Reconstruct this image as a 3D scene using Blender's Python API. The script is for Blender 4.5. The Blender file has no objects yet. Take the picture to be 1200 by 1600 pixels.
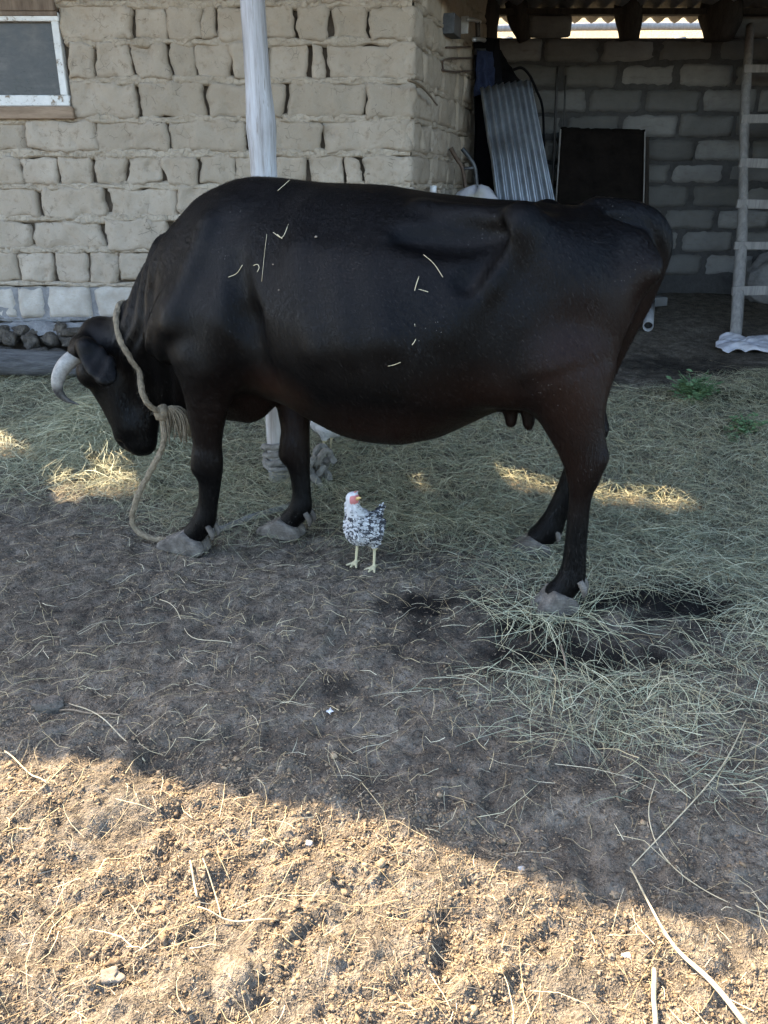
import bpy, math, random
import numpy as np
from mathutils import Vector, Matrix

random.seed(7)
rng = np.random.default_rng(11)
scene = bpy.context.scene
COL = scene.collection

# ------------------------------------------------------------------ camera
FPX = 1256.0
CAM_H = 1.2
PITCH = math.radians(22.0)
cam_data = bpy.data.cameras.new('camera')
cam_data.sensor_fit = 'VERTICAL'
cam_data.sensor_height = 36.0
cam_data.sensor_width = 27.0
cam_data.lens = 36.0 * FPX / 1600.0
cam_data.clip_start = 0.05
cam_data.clip_end = 400
cam = bpy.data.objects.new('camera', cam_data)
cam.location = (0, 0, CAM_H)
cam.rotation_euler = (math.pi / 2 - PITCH, 0, 0)
COL.objects.link(cam)
scene.camera = cam

# ------------------------------------------------------------------ sky + sun
SUN_EL = math.radians(45)
SUN_AZ = np.array([-0.8, 0.6])                # horizontal direction towards the sun
world = bpy.data.worlds.new('World')
scene.world = world
world.use_nodes = True
wn = world.node_tree.nodes
wl = world.node_tree.links
bg = wn['Background']
sky = wn.new('ShaderNodeTexSky')
sky.sky_type = 'NISHITA'
sky.sun_disc = False
sky.sun_elevation = SUN_EL
sky.sun_rotation = math.atan2(SUN_AZ[0], SUN_AZ[1])
sky.air_density = 1.0
sky.dust_density = 1.6
sky.ozone_density = 0.8
wl.new(sky.outputs[0], bg.inputs[0])
bg.inputs[1].default_value = 0.15
sun_data = bpy.data.lights.new('sun', 'SUN')
sun_data.energy = 4.6
sun_data.angle = math.radians(0.45)
sun_data.color = (1.0, 0.83, 0.60)
sun = bpy.data.objects.new('sun', sun_data)
sdir = Vector((SUN_AZ[0] * math.cos(SUN_EL), SUN_AZ[1] * math.cos(SUN_EL), math.sin(SUN_EL)))
sun.rotation_euler = sdir.to_track_quat('Z', 'Y').to_euler()
sun.location = (-6, 5, 8)
COL.objects.link(sun)

vs = scene.view_settings
vs.view_transform = 'Standard'
vs.look = 'None'
vs.exposure = 2.75
vs.gamma = 1.0
vs.use_curve_mapping = False
scene.render.engine = 'CYCLES'
scene.cycles.max_bounces = 4
scene.cycles.diffuse_bounces = 3
scene.cycles.glossy_bounces = 2
scene.cycles.caustics_reflective = False

# ------------------------------------------------------------------ helpers
_c, _s = math.cos(PITCH), math.sin(PITCH)
def ray(x, y):
    a, b = x - 600.0, y - 800.0
    return np.array([a, FPX * _c - b * _s, -(FPX * _s + b * _c)])
def at_y(x, y, Y):
    d = ray(x, y); t = Y / d[1]
    return np.array([d[0] * t, Y, CAM_H + d[2] * t])
def on_ground(x, y, it=6):
    z = 0.0
    for _ in range(it):
        d = ray(x, y); t = (z - CAM_H) / d[2]
        X, Y = d[0] * t, d[1] * t
        z = float(gbase(np.array([X]), np.array([Y]))[0])
    return np.array([X, Y, z])

_perm = np.random.default_rng(3).permutation(4096)
_rv = np.random.default_rng(4).random(4096)
def _h(*k):
    r = _perm[k[0] & 4095]
    for q in k[1:]:
        r = _perm[(r + q) & 4095]
    return _rv[r]
def vnoise(*p):
    """value noise in 2 or 3 dimensions, about -1..1"""
    p = [np.asarray(q, float) for q in p]
    i = [np.floor(q).astype(int) for q in p]
    fr = [q - j for q, j in zip(p, i)]
    w = [t * t * (3 - 2 * t) for t in fr]
    n = len(p); out = 0
    for c in range(2 ** n):
        b = [(c >> k) & 1 for k in range(n)]
        wt = 1
        for k in range(n):
            wt = wt * (w[k] if b[k] else 1 - w[k])
        out = out + wt * _h(*[i[k] + b[k] for k in range(n)])
    return out * 2 - 1
def fbm(*p, octv=4):
    a, s, o = 1.0, 1.0, 0
    for k in range(octv):
        o = o + a * vnoise(*[q * s + 17.3 * k for q in p])
        a *= 0.5; s *= 2.03
    return o
def sstep(a, b, x):
    t = np.clip((x - a) / (b - a), 0, 1)
    return t * t * (3 - 2 * t)

def make(name, verts, faces, mat=None, parent=None, smooth=False, cols=None, attr='col'):
    me = bpy.data.meshes.new(name)
    verts = np.asarray(verts, np.float32)
    if isinstance(faces, np.ndarray):
        nf, k = faces.shape
        me.vertices.add(len(verts)); me.vertices.foreach_set('co', verts.ravel())
        me.loops.add(nf * k); me.loops.foreach_set('vertex_index', faces.astype(np.int32).ravel())
        me.polygons.add(nf)
        me.polygons.foreach_set('loop_start', np.arange(0, nf * k, k, dtype=np.int32))
        me.polygons.foreach_set('loop_total', np.full(nf, k, np.int32))
        me.update(calc_edges=True)
    else:
        me.from_pydata([tuple(map(float, v)) for v in verts], [], faces)
    if smooth:
        me.polygons.foreach_set('use_smooth', np.ones(len(me.polygons), bool))
    if cols is not None:
        ca = me.color_attributes.new(attr, 'FLOAT_COLOR', 'POINT')
        c4 = np.ones((len(verts), 4), np.float32); c4[:, :3] = cols
        ca.data.foreach_set('color', c4.ravel())
    if mat: me.materials.append(mat)
    o = bpy.data.objects.new(name, me)
    COL.objects.link(o)
    if parent: o.parent = parent
    return o
def empty(name, loc=(0, 0, 0), rz=0.0):
    o = bpy.data.objects.new(name, None); COL.objects.link(o)
    o.location = [float(v) for v in loc]; o.rotation_euler = (0, 0, rz); o.empty_display_size = 0.1
    return o
def tag(o, label, cat, group=None):
    o['label'] = label; o['category'] = cat
    if group: o['group'] = group
    return o
def structure(o): o['kind'] = 'structure'; return o
def stuff(o, label=None, cat=None):
    o['kind'] = 'stuff'
    if label: o['label'] = label
    if cat: o['category'] = cat
    return o

class MB:
    """collects boxes, tubes and sheets into one mesh"""
    def __init__(s): s.v, s.f = [], []
    def add(s, v, f):
        b = len(s.v); s.v += [tuple(map(float, q)) for q in v]; s.f += [tuple(i + b for i in q) for q in f]
    def box(s, c, size, R=None, bev=0.0, jit=0.0):
        x, y, z = [q / 2 for q in size]; pts = []
        b = min(bev, x * .9, y * .9, z * .9)
        if b <= 0:
            pts = [(i * x, j * y, k * z) for i in (-1, 1) for j in (-1, 1) for k in (-1, 1)]
            fs = [(0, 1, 3, 2), (4, 6, 7, 5), (0, 4, 5, 1), (2, 3, 7, 6), (0, 2, 6, 4), (1, 5, 7, 3)]
        else:
            idx = {}
            for i in (-1, 1):
                for j in (-1, 1):
                    for k in (-1, 1):
                        for a in range(3):
                            p = [i * (x - b), j * (y - b), k * (z - b)]
                            p[a] = (i * x, j * y, k * z)[a]
                            idx[(i, j, k, a)] = len(pts); pts.append(tuple(p))
            fs = []
            for a in range(3):
                o1, o2 = [q for q in range(3) if q != a]
                for sg in (-1, 1):
                    q = []
                    for s1, s2 in ((-1, -1), (1, -1), (1, 1), (-1, 1)):
                        t = [0, 0, 0]; t[a] = sg; t[o1] = s1; t[o2] = s2
                        q.append(idx[(*t, a)])
                    fs.append(tuple(q))
            for a in range(3):
                o1, o2 = [q for q in range(3) if q != a]
                for s1 in (-1, 1):
                    for s2 in (-1, 1):
                        q = []
                        for e in (-1, 1):
                            t = [0, 0, 0]; t[a] = e; t[o1] = s1; t[o2] = s2
                            q.append((idx[(*t, o1)], idx[(*t, o2)]))
                        fs.append((q[0][0], q[0][1], q[1][1], q[1][0]))
            for i in (-1, 1):
                for j in (-1, 1):
                    for k in (-1, 1):
                        fs.append(tuple(idx[(i, j, k, a)] for a in range(3)))
        if jit: pts = [tuple(q + random.uniform(-jit, jit) for q in p) for p in pts]
        if R is not None: pts = [tuple(R @ Vector(p)) for p in pts]
        s.add([(p[0] + c[0], p[1] + c[1], p[2] + c[2]) for p in pts], fs); return s
    def tube(s, pts, rad, n=8, cap=True, mod=None):
        v, f = tube_arrays(pts, rad, n, cap, mod); s.add(v, f); return s
    def build(s, name, mat, parent=None, smooth=False):
        o = make(name, s.v, s.f, mat, parent, smooth)
        fixn(o); return o
def fixn(o):
    import bmesh
    bm = bmesh.new(); bm.from_mesh(o.data)
    bmesh.ops.recalc_face_normals(bm, faces=bm.faces[:]); bm.to_mesh(o.data); bm.free()
def tube_arrays(pts, rad, n=8, cap=True, mod=None):
    P = np.array(pts, float); m = len(P)
    R = np.full(m, rad) if np.isscalar(rad) else np.interp(np.linspace(0, 1, m), np.linspace(0, 1, len(rad)), rad)
    T = np.gradient(P, axis=0); T /= np.linalg.norm(T, axis=1)[:, None] + 1e-9
    up = np.array([0, 0, 1.0]) if abs(T[0][2]) < .9 else np.array([0, 1.0, 0])
    a = np.cross(T[0], up); a /= np.linalg.norm(a)
    v = []; L = 0
    for i in range(m):
        a = a - T[i] * (a @ T[i]); a /= np.linalg.norm(a) + 1e-9
        b = np.cross(T[i], a)
        if i: L += np.linalg.norm(P[i] - P[i - 1])
        for k in range(n):
            th = 2 * math.pi * k / n
            r = R[i] * (mod(th, L) if mod else 1)
            v.append(P[i] + (a * math.cos(th) + b * math.sin(th)) * r)
    f = [(i * n + k, i * n + (k + 1) % n, (i + 1) * n + (k + 1) % n, (i + 1) * n + k) for i in range(m - 1) for k in range(n)]
    if cap:
        f.append(tuple(range(n - 1, -1, -1))); f.append(tuple((m - 1) * n + k for k in range(n)))
    return v, f
def spline(pts, per=8):
    P = np.array(pts, float); out = []
    Q = np.vstack([2 * P[0] - P[1], P, 2 * P[-1] - P[-2]])
    for i in range(1, len(Q) - 2):
        for t in np.linspace(0, 1, per, endpoint=False):
            p0, p1, p2, p3 = Q[i - 1], Q[i], Q[i + 1], Q[i + 2]
            out.append(.5 * ((2 * p1) + (-p0 + p2) * t + (2 * p0 - 5 * p1 + 4 * p2 - p3) * t ** 2 + (-p0 + 3 * p1 - 3 * p2 + p3) * t ** 3))
    out.append(P[-1]); return np.array(out)

# ------------------------------------------------------------------ materials
class NT:
    def __init__(s, name):
        s.m = bpy.data.materials.new(name); s.m.use_nodes = True
        s.t = s.m.node_tree; s.n = s.t.nodes; s.l = s.t.links
        s.b = s.n['Principled BSDF']; s.b.inputs['Roughness'].default_value = .8
        s.b.inputs['Specular IOR Level'].default_value = .3
    def node(s, ty, **kw):
        q = s.n.new(ty)
        for k, v in kw.items():
            if hasattr(q, k): setattr(q, k, v)
            else: q.inputs[k.replace('_', ' ')].default_value = v
        return q
    def coord(s, scale=(1, 1, 1), kind='Object', rot=(0, 0, 0)):
        tc = s.node('ShaderNodeTexCoord'); mp = s.node('ShaderNodeMapping')
        mp.inputs['Scale'].default_value = scale; mp.inputs['Rotation'].default_value = rot
        if kind == 'World':
            g = s.node('ShaderNodeNewGeometry'); s.l.new(g.outputs['Position'], mp.inputs[0])
        else: s.l.new(tc.outputs[kind], mp.inputs[0])
        return mp.outputs[0]
    def noise(s, co, scale, detail=5, rough=.6, dist=0.0):
        q = s.node('ShaderNodeTexNoise'); q.inputs['Scale'].default_value = scale
        q.inputs['Detail'].default_value = detail; q.inputs['Roughness'].default_value = rough
        q.inputs['Distortion'].default_value = dist
        s.l.new(co, q.inputs['Vector']); return q.outputs['Fac']
    def voro(s, co, scale, feature='F1', out='Distance', rnd=1.0):
        q = s.node('ShaderNodeTexVoronoi'); q.feature = feature; q.inputs['Scale'].default_value = scale
        q.inputs['Randomness'].default_value = rnd
        s.l.new(co, q.inputs['Vector']); return q.outputs[out]
    def ramp(s, fac, stops):
        q = s.node('ShaderNodeValToRGB'); e = q.color_ramp.elements
        while len(e) < len(stops): e.new(.5)
        for i, (p, c) in enumerate(stops):
            e[i].position = p; e[i].color = (*c, 1) if len(c) == 3 else c
        s.l.new(fac, q.inputs[0]); return q.outputs[0]
    def mix(s, fac, a, b, mode='MIX'):
        q = s.node('ShaderNodeMix'); q.data_type = 'RGBA'; q.blend_type = mode
        for sock, val in ((q.inputs[0], fac), (q.inputs[6], a), (q.inputs[7], b)):
            if hasattr(val, 'is_output'): s.l.new(val, sock)
            elif isinstance(val, (int, float)): sock.default_value = val
            else: sock.default_value = (*val, 1)
        return q.outputs[2]
    def math(s, op, a, b=0.0):
        q = s.node('ShaderNodeMath'); q.operation = op
        for sock, val in ((q.inputs[0], a), (q.inputs[1], b)):
            if hasattr(val, 'is_output'): s.l.new(val, sock)
            else: sock.default_value = val
        return q.outputs[0]
    def attr(s, name='col'):
        q = s.node('ShaderNodeAttribute'); q.attribute_name = name; return q.outputs['Color']
    def objrand(s): return s.node('ShaderNodeObjectInfo').outputs['Random']
    def bump(s, h, strength=.4, dist=.01, prev=None):
        q = s.node('ShaderNodeBump'); q.inputs['Strength'].default_value = strength; q.inputs['Distance'].default_value = dist
        s.l.new(h, q.inputs['Height'])
        if prev is not None: s.l.new(prev, q.inputs['Normal'])
        s.l.new(q.outputs[0], s.b.inputs['Normal']); return q.outputs[0]
    def base(s, c):
        if hasattr(c, 'is_output'): s.l.new(c, s.b.inputs['Base Color'])
        else: s.b.inputs['Base Color'].default_value = (*c, 1)
        return s
    def set(s, **kw):
        for k, v in kw.items():
            sock = s.b.inputs[k.replace('_', ' ')]
            if hasattr(v, 'is_output'): s.l.new(v, sock)
            else: sock.default_value = v
        return s
M = {}
def simple(name, c1, c2, scale=8, rough=.8, bump=.3, bd=.004, stretch=(1, 1, 1), metal=0.0, spec=.3):
    t = NT(name); co = t.coord(stretch)
    n = t.noise(co, scale); n2 = t.noise(co, scale * 6)
    f = t.math('ADD', t.math('MULTIPLY', n, .65), t.math('MULTIPLY', n2, .35))
    t.base(t.ramp(f, [(.35, c1), (.68, c2)])); t.set(Roughness=rough, Metallic=metal, Specular_IOR_Level=spec)
    t.bump(n2, bump, bd); M[name] = t.m; return t.m

# adobe
t = NT('adobe'); co = t.coord(kind='World')
n1 = t.noise(co, 3.2, 6, .65); n2 = t.noise(co, 26, 6, .7); n3 = t.noise(co, 90, 4, .7)
cr = t.voro(co, 17, 'DISTANCE_TO_EDGE'); wv = t.noise(co, 9, 4)
r = t.objrand()
c = t.ramp(n1, [(.3, (.33, .27, .205)), (.55, (.41, .345, .272)), (.75, (.47, .405, .33))])
c = t.mix(t.math('MULTIPLY', r, .8), c, (.30, .25, .19))
fl_ = t.noise(t.coord((40, 40, 9), 'World', (0, .6, 0)), 5, 3)
c = t.mix(t.ramp(fl_, [(.68, (0, 0, 0)), (.74, (.5, .5, .5))]), c, (.58, .51, .40))
c = t.mix(t.ramp(n2, [(.34, (.75, .75, .75)), (.46, (0, 0, 0))]), c, (.25, .195, .14))
c = t.mix(t.ramp(n3, [(.62, (0, 0, 0)), (.74, (.5, .5, .5))]), c, (.52, .46, .36))
crk = t.math('MULTIPLY', t.math('LESS_THAN', cr, .012), t.math('GREATER_THAN', wv, .57))
c = t.mix(t.math('MULTIPLY', crk, .6), c, (.10, .075, .05))
st_ = t.noise(t.coord((1, 1, .5), 'World'), 1.7, 5, .7, .5)
c = t.mix(t.ramp(st_, [(.45, (0, 0, 0)), (.65, (.55, .55, .55))]), c, (.30, .245, .18))
t.base(c); t.set(Roughness=.95, Specular_IOR_Level=.1)
h = t.math('ADD', t.math('ADD', t.math('MULTIPLY', n2, .6), t.math('MULTIPLY', n3, .35)), t.math('MULTIPLY', crk, -.5))
t.bump(h, .85, .012); M['adobe'] = t.m
# mud mortar: crumblier
t = NT('mud_mortar'); co = t.coord(kind='World')
n1 = t.noise(co, 6, 6, .7); v = t.voro(co, 34, 'F1'); n3 = t.noise(co, 70, 4, .7)
cr = t.voro(co, 31, 'DISTANCE_TO_EDGE')
c = t.ramp(n1, [(.3, (.30, .245, .18)), (.7, (.43, .365, .285))])
c = t.mix(t.ramp(cr, [(.0, (.35, .35, .35)), (.03, (0, 0, 0))]), c, (.21, .165, .12))
t.base(c); t.set(Roughness=.95, Specular_IOR_Level=.1)
t.bump(t.math('ADD', t.math('MULTIPLY', t.ramp(cr, [(0, (0, 0, 0)), (.1, (1, 1, 1))]), .25), t.math('MULTIPLY', n3, .5)), .9, .012); M['mud_mortar'] = t.m
simple('wall_core', (.07, .055, .039), (.13, .10, .073), 9, .95, .6, .01)
# limestone: some blocks sooty, whole tone lowered to imitate the shed's shade
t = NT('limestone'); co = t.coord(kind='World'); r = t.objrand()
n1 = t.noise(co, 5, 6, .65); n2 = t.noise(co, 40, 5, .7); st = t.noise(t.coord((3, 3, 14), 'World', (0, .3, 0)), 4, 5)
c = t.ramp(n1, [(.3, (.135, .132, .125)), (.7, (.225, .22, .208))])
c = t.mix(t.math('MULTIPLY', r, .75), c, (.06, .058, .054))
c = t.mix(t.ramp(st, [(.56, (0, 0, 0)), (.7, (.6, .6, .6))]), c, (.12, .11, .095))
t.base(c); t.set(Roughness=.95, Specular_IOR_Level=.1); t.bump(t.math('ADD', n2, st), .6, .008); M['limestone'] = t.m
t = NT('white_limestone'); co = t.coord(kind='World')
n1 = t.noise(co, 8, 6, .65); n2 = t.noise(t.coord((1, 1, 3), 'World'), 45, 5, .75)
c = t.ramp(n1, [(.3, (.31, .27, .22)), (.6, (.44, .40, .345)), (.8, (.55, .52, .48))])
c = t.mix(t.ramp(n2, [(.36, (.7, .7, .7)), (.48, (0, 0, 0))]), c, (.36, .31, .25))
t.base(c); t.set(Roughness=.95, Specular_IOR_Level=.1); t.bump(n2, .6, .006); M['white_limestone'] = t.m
simple('grey_mortar', (.035, .034, .033), (.07, .068, .066), 14, .95, .7, .01)
simple('plinth_mortar', (.14, .135, .13), (.27, .262, .255), 12, .95, .8, .012)
simple('rubble', (.045, .037, .029), (.15, .125, .098), 14, .95, 1.0, .02)
simple('old_wood', (.10, .07, .05), (.24, .18, .13), 6, .85, .5, .004, (6, 6, .6))
simple('beam_wood', (.02, .016, .013), (.05, .04, .032), 6, .9, .5, .005, (5, 5, .7))
simple('sill_wood', (.17, .115, .075), (.33, .24, .165), 5, .8, .4, .003, (.8, 5, 6))
simple('grey_wood', (.15, .14, .13), (.29, .272, .25), 6, .85, .6, .004, (7, 7, .5))
simple('log_bark', (.05, .048, .047), (.17, .165, .16), 5, .9, 1.0, .02, (.7, 5, 5))
t = NT('post_wood'); co = t.coord((9, 9, .55)); n = t.noise(co, 4, 7, .7); n2 = t.noise(t.coord((1, 1, .35)), 5, 4); n3 = t.noise(t.coord((30, 30, 2)), 4, 4)
c = t.ramp(n, [(.3, (.13, .115, .10)), (.5, (.30, .28, .26)), (.7, (.42, .405, .385))])
c = t.mix(t.ramp(n2, [(.5, (0, 0, 0)), (.68, (.85, .85, .85))]), c, (.47, .465, .47))
c = t.mix(t.ramp(n3, [(.3, (.8, .8, .8)), (.42, (0, 0, 0))]), c, (.20, .17, .14))
t.base(c); t.set(Roughness=.9, Specular_IOR_Level=.15); t.bump(t.math('ADD', n, n3), .5, .005); M['post_wood'] = t.m
t = NT('peeling_paint'); co = t.coord((1, 1, 1)); n = t.noise(co, 14, 6, .7); n2 = t.noise(co, 60, 4)
c = t.ramp(n, [(.38, (.22, .17, .12)), (.43, (.60, .59, .56)), (.7, (.74, .73, .70))])
t.base(c); t.set(Roughness=.7); t.bump(t.math('ADD', n, n2), .4, .003); M['peeling_paint'] = t.m
t = NT('dusty_glass'); co = t.coord(); n = t.noise(co, 4, 6, .7, .6); n2 = t.noise(t.coord((1, 1, 3)), 9, 5, .7, 1.2)
f = t.math('ADD', t.math('MULTIPLY', n, .6), t.math('MULTIPLY', n2, .4))
c = t.ramp(f, [(.36, (.018, .018, .018)), (.5, (.055, .054, .051)), (.66, (.13, .125, .115))])
t.base(c); t.set(Roughness=t.ramp(f, [(.3, (.12, .12, .12)), (.7, (.6, .6, .6))]), Specular_IOR_Level=.35); M['dusty_glass'] = t.m
t = NT('galvanised'); co = t.coord(); n = t.noise(co, 8, 6, .65); n2 = t.noise(t.coord((6, 6, 1)), 5, 5)
c = t.ramp(n, [(.3, (.22, .235, .25)), (.7, (.42, .44, .46))]); c = t.mix(t.ramp(n2, [(.55, (0, 0, 0)), (.75, (.6, .6, .6))]), c, (.26, .24, .22))
t.base(c); t.set(Roughness=.36, Metallic=.9); t.bump(n2, .15, .003); M['galvanised'] = t.m
simple('roof_slate', (.13, .125, .12), (.26, .255, .245), 5, .9, .4, .005)
simple('black_board', (.005, .0042, .0036), (.014, .011, .009), 7, .85, .4, .004, spec=.04)
simple('black_cloth', (.004, .004, .005), (.009, .009, .011), 10, .9, .4, .006, spec=.05)
simple('navy_cloth', (.008, .012, .03), (.018, .026, .06), 10, .85, .4, .006)
simple('dark_metal', (.03, .028, .027), (.075, .07, .065), 20, .55, .3, .002, metal=.5)
simple('rust_metal', (.07, .045, .03), (.15, .11, .085), 25, .7, .4, .003, metal=.3)
simple('grey_metal', (.05, .052, .055), (.11, .113, .117), 15, .5, .2, .002, metal=.4)
simple('bright_metal', (.42, .43, .44), (.62, .63, .64), 20, .35, .1, .001, metal=.6)
simple('white_plastic', (.55, .55, .54), (.72, .72, .71), 10, .55, .15, .002)
simple('grey_plastic', (.19, .185, .18), (.30, .295, .285), 10, .6, .15, .002)
simple('pipe_inside', (.02, .02, .02), (.04, .04, .04), 10, .8, .1, .002)
t = NT('sack_cloth'); co = t.coord(); n = t.noise(co, 6, 5); w = t.voro(t.coord((1, 1, 1)), 130, 'F1'); n3 = t.noise(co, 3.2, 3)
c = t.ramp(n, [(.3, (.30, .285, .285)), (.6, (.48, .47, .495))]); c = t.mix(t.ramp(n3, [(.62, (0, 0, 0)), (.7, (.45, .45, .45))]), c, (.45, .40, .22))
t.base(c); t.set(Roughness=.75); t.bump(w, .25, .002); M['sack_cloth'] = t.m
simple('rag_cloth', (.12, .115, .11), (.24, .235, .23), 6, .95, .6, .01)
simple('rope_fibre', (.13, .098, .062), (.33, .265, .175), 70, .95, 1.0, .006)
simple('grey_rope', (.10, .092, .08), (.21, .195, .17), 40, .95, .7, .004)
simple('pebble', (.13, .105, .078), (.24, .20, .15), 25, .9, .4, .003)
simple('white_pebble', (.30, .28, .25), (.44, .42, .385), 25, .85, .3, .003)
simple('stone', (.07, .058, .045), (.16, .135, .105), 30, .95, .9, .012)
simple('straw', (.46, .38, .22), (.62, .54, .36), 20, .7, .2, .001)
simple('dry_stalk', (.30, .24, .14), (.50, .42, .28), 14, .75, .3, .002, (1, 1, 1))
simple('brown_stick', (.13, .095, .06), (.25, .19, .13), 14, .85, .4, .003)
simple('feather', (.6, .6, .6), (.75, .75, .76), 30, .8, .1, .001)
t = NT('leaf'); co = t.coord(); n = t.noise(co, 20, 3); t.base(t.ramp(n, [(.35, (.06, .11, .045)), (.65, (.14, .22, .10))])); t.set(Roughness=.6); M['leaf'] = t.m
# strands coloured per blade
t = NT('hay'); t.base(t.attr()); t.set(Roughness=.65, Specular_IOR_Level=.35); M['hay'] = t.m
# soil
t = NT('soil'); co = t.coord(kind='World')
n2 = t.noise(co, 14, 4, .7); n3 = t.noise(co, 75, 3, .75); n4 = t.noise(co, 240, 2, .7)
c = t.ramp(n2, [(.3, (.050, .041, .031)), (.5, (.118, .098, .074)), (.7, (.21, .178, .138))])
c = t.mix(t.ramp(n3, [(.36, (.8, .8, .8)), (.5, (0, 0, 0))]), c, (.034, .027, .021))  # pit shade painted in: lows of the bump noise darkened
c = t.mix(t.ramp(n4, [(.55, (0, 0, 0)), (.7, (.6, .6, .6))]), c, (.25, .20, .14))
c = t.mix(t.attr(), c, (.011, .009, .007))      # damp patches (stored per vertex)
t.base(c); t.set(Roughness=.95, Specular_IOR_Level=.12)
t.bump(t.math('ADD', t.math('MULTIPLY', n3, .7), t.math('MULTIPLY', n4, .3)), 1.0, .02); M['soil'] = t.m
t = NT('clod'); t.base(t.mix(.45, t.attr(), t.ramp(t.noise(t.coord(kind='World'), 160, 4, .7), [(.3, (.07, .05, .033)), (.7, (.31, .245, .17))])))
t.set(Roughness=.95, Specular_IOR_Level=.1); t.bump(t.noise(t.coord(kind='World'), 260, 4, .75), .9, .004); M['clod'] = t.m
t = NT('dry_grass'); co = t.coord(kind='World'); n = t.noise(co, .6, 6, .7); n2 = t.noise(t.coord((6, 6, 1.5), 'World'), 6, 5, .7)
t.base(t.ramp(t.math('ADD', t.math('MULTIPLY', n, .4), t.math('MULTIPLY', n2, .6)), [(.3, (.20, .15, .08)), (.55, (.40, .31, .17)), (.75, (.55, .46, .28))])); t.set(Roughness=.95); t.bump(n2, .8, .05); M['dry_grass'] = t.m

# ================================================================== GROUND
def gbase(X, Y):
    z = .18 * sstep(2.9, 4.7, Y) + .16 * sstep(4.7, 7.2, Y)
    z = z + .016 * vnoise(X * .9 + 5, Y * .9) + .008 * vnoise(X * 2.3, Y * 2.3 + 9)
    z = z + .05 * np.exp(-(((X + 1.35) / .35) ** 2 + ((Y - 3.75) / .3) ** 2))
    return z * sstep(-3, 0.5, Y)
SHX = np.array([-9, -.885, -.57, -.285, -.05, .13, .30, .49, .671, 6.0])
SHY = np.array([3.6, 1.513, 1.462, 1.365, 1.30, 1.21, 1.125, 1.075, 1.03, -.45])
def sunlit(X, Y):                    # 1 on the dry open strip in front of the eaves
    return 1 - sstep(-.10, .25, Y - np.interp(X, SHX, SHY))
def gfull(X, Y):
    z = gbase(X, Y)
    dry = sunlit(X, Y)
    z = z + (.006 + .004 * dry) * fbm(X * 5, Y * 5, octv=2)
    z = z + (.0085 + .003 * dry) * fbm(X * 17 + 3, Y * 17, octv=2)
    z = z + (.0042 + .0026 * dry) * fbm(X * 44 + 1, Y * 44 + 7, octv=2)
    pit = np.clip(vnoise(X * 8 + 31, Y * 8) - .30, 0, 1) + .6 * np.clip(vnoise(X * 21 + 3, Y * 21) - .45, 0, 1)
    z = z - pit * (.022 + .010 * dry)
    return z
def axis(lo, hi, step, lo2, hi2, g=1.22):
    a = list(np.arange(lo, hi, step)); s = step; x = a[-1]
    while x < hi2: s *= g; x += s; a.append(x)
    s = step; x = a[0]; b = []
    while x > lo2: s *= g; x -= s; b.append(x)
    return np.array(b[::-1] + a)
def ext(a, hi, g=1.22):
    a = list(a); s = abs(a[-1] - a[-2])
    while abs(a[-1]) < hi: s *= g; a.append(a[-1] + (s if a[-1] > a[-2] else -s))
    return a
_xp = ext(list(np.arange(0, .86, .006)) + list(np.arange(.868, 1.8, .011)), 90)
gx = np.array([-q for q in _xp[:0:-1]] + _xp)
_yn = ext([.74, .734], 80)[1:]
gy = np.array(_yn[::-1] + list(np.arange(.74, 1.62, .006)) + list(np.arange(1.63, 3.3, .0115)) + list(np.arange(3.32, 5, .022)) + list(np.arange(5.02, 8, .06)) + list(8 + np.cumsum(.08 * 1.25 ** np.arange(24))))
GX, GY = np.meshgrid(gx, gy, indexing='ij')
GZ = gfull(GX, GY)
def damp_mask(X, Y):
    damp = np.zeros_like(X); nz = .45 * fbm(X * 9, Y * 9, octv=3)
    for cx, cy, rx, ry, a in [(.38, 2.08, .33, .20, 1), (.22, 2.2, .22, .12, 1), (.92, 2.24, .34, .14, 1), (.55, 1.96, .40, .18, 1), (.6, 2.2, .3, .12, .9), (.30, 1.86, .16, .1, .7),
                              (-.15, 1.75, .09, .05, .8), (2.0, 4.25, .5, .22, .95), (1.75, 4.9, .5, .4, .7), (-.9, 2.15, .5, .3, .35), (.2, 1.45, .5, .12, .3),
                              (-.35, 1.5, .3, .1, .3), (-1.75, 4.3, .6, .2, .5)]:
        damp = np.maximum(damp, a * np.clip(1.25 - np.sqrt(((X - cx) / rx) ** 2 + ((Y - cy) / ry) ** 2) + nz, 0, 1))
    return damp
damp = damp_mask(GX, GY)
nxg, nyg = len(gx), len(gy)
I = np.arange(nxg * nyg).reshape(nxg, nyg)
gf = np.stack([I[:-1, :-1], I[1:, :-1], I[1:, 1:], I[:-1, 1:]], -1).reshape(-1, 4)
ground = structure(make('ground', np.stack([GX, GY, GZ], -1).reshape(-1, 3), gf, M['soil'], smooth=True, cols=np.repeat(damp.reshape(-1, 1), 3, 1)))

# hillside of dry grass behind the shed
hx = np.linspace(-60, 60, 90); hy = np.linspace(8.6, 70, 90)
HX, HY = np.meshgrid(hx, hy, indexing='ij')
HZ = .3 + .55 * np.clip(HY - 8.8, 0, 32) * sstep(8.6, 11, HY) + .35 * vnoise(HX * .3, HY * .3) * sstep(9, 14, HY) + .1 * vnoise(HX, HY)
I = np.arange(90 * 90).reshape(90, 90)
structure(make('hillside', np.stack([HX, HY, HZ], -1).reshape(-1, 3), np.stack([I[:-1, :-1], I[1:, :-1], I[1:, 1:], I[:-1, 1:]], -1).reshape(-1, 4), M['dry_grass'], smooth=True))

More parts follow.
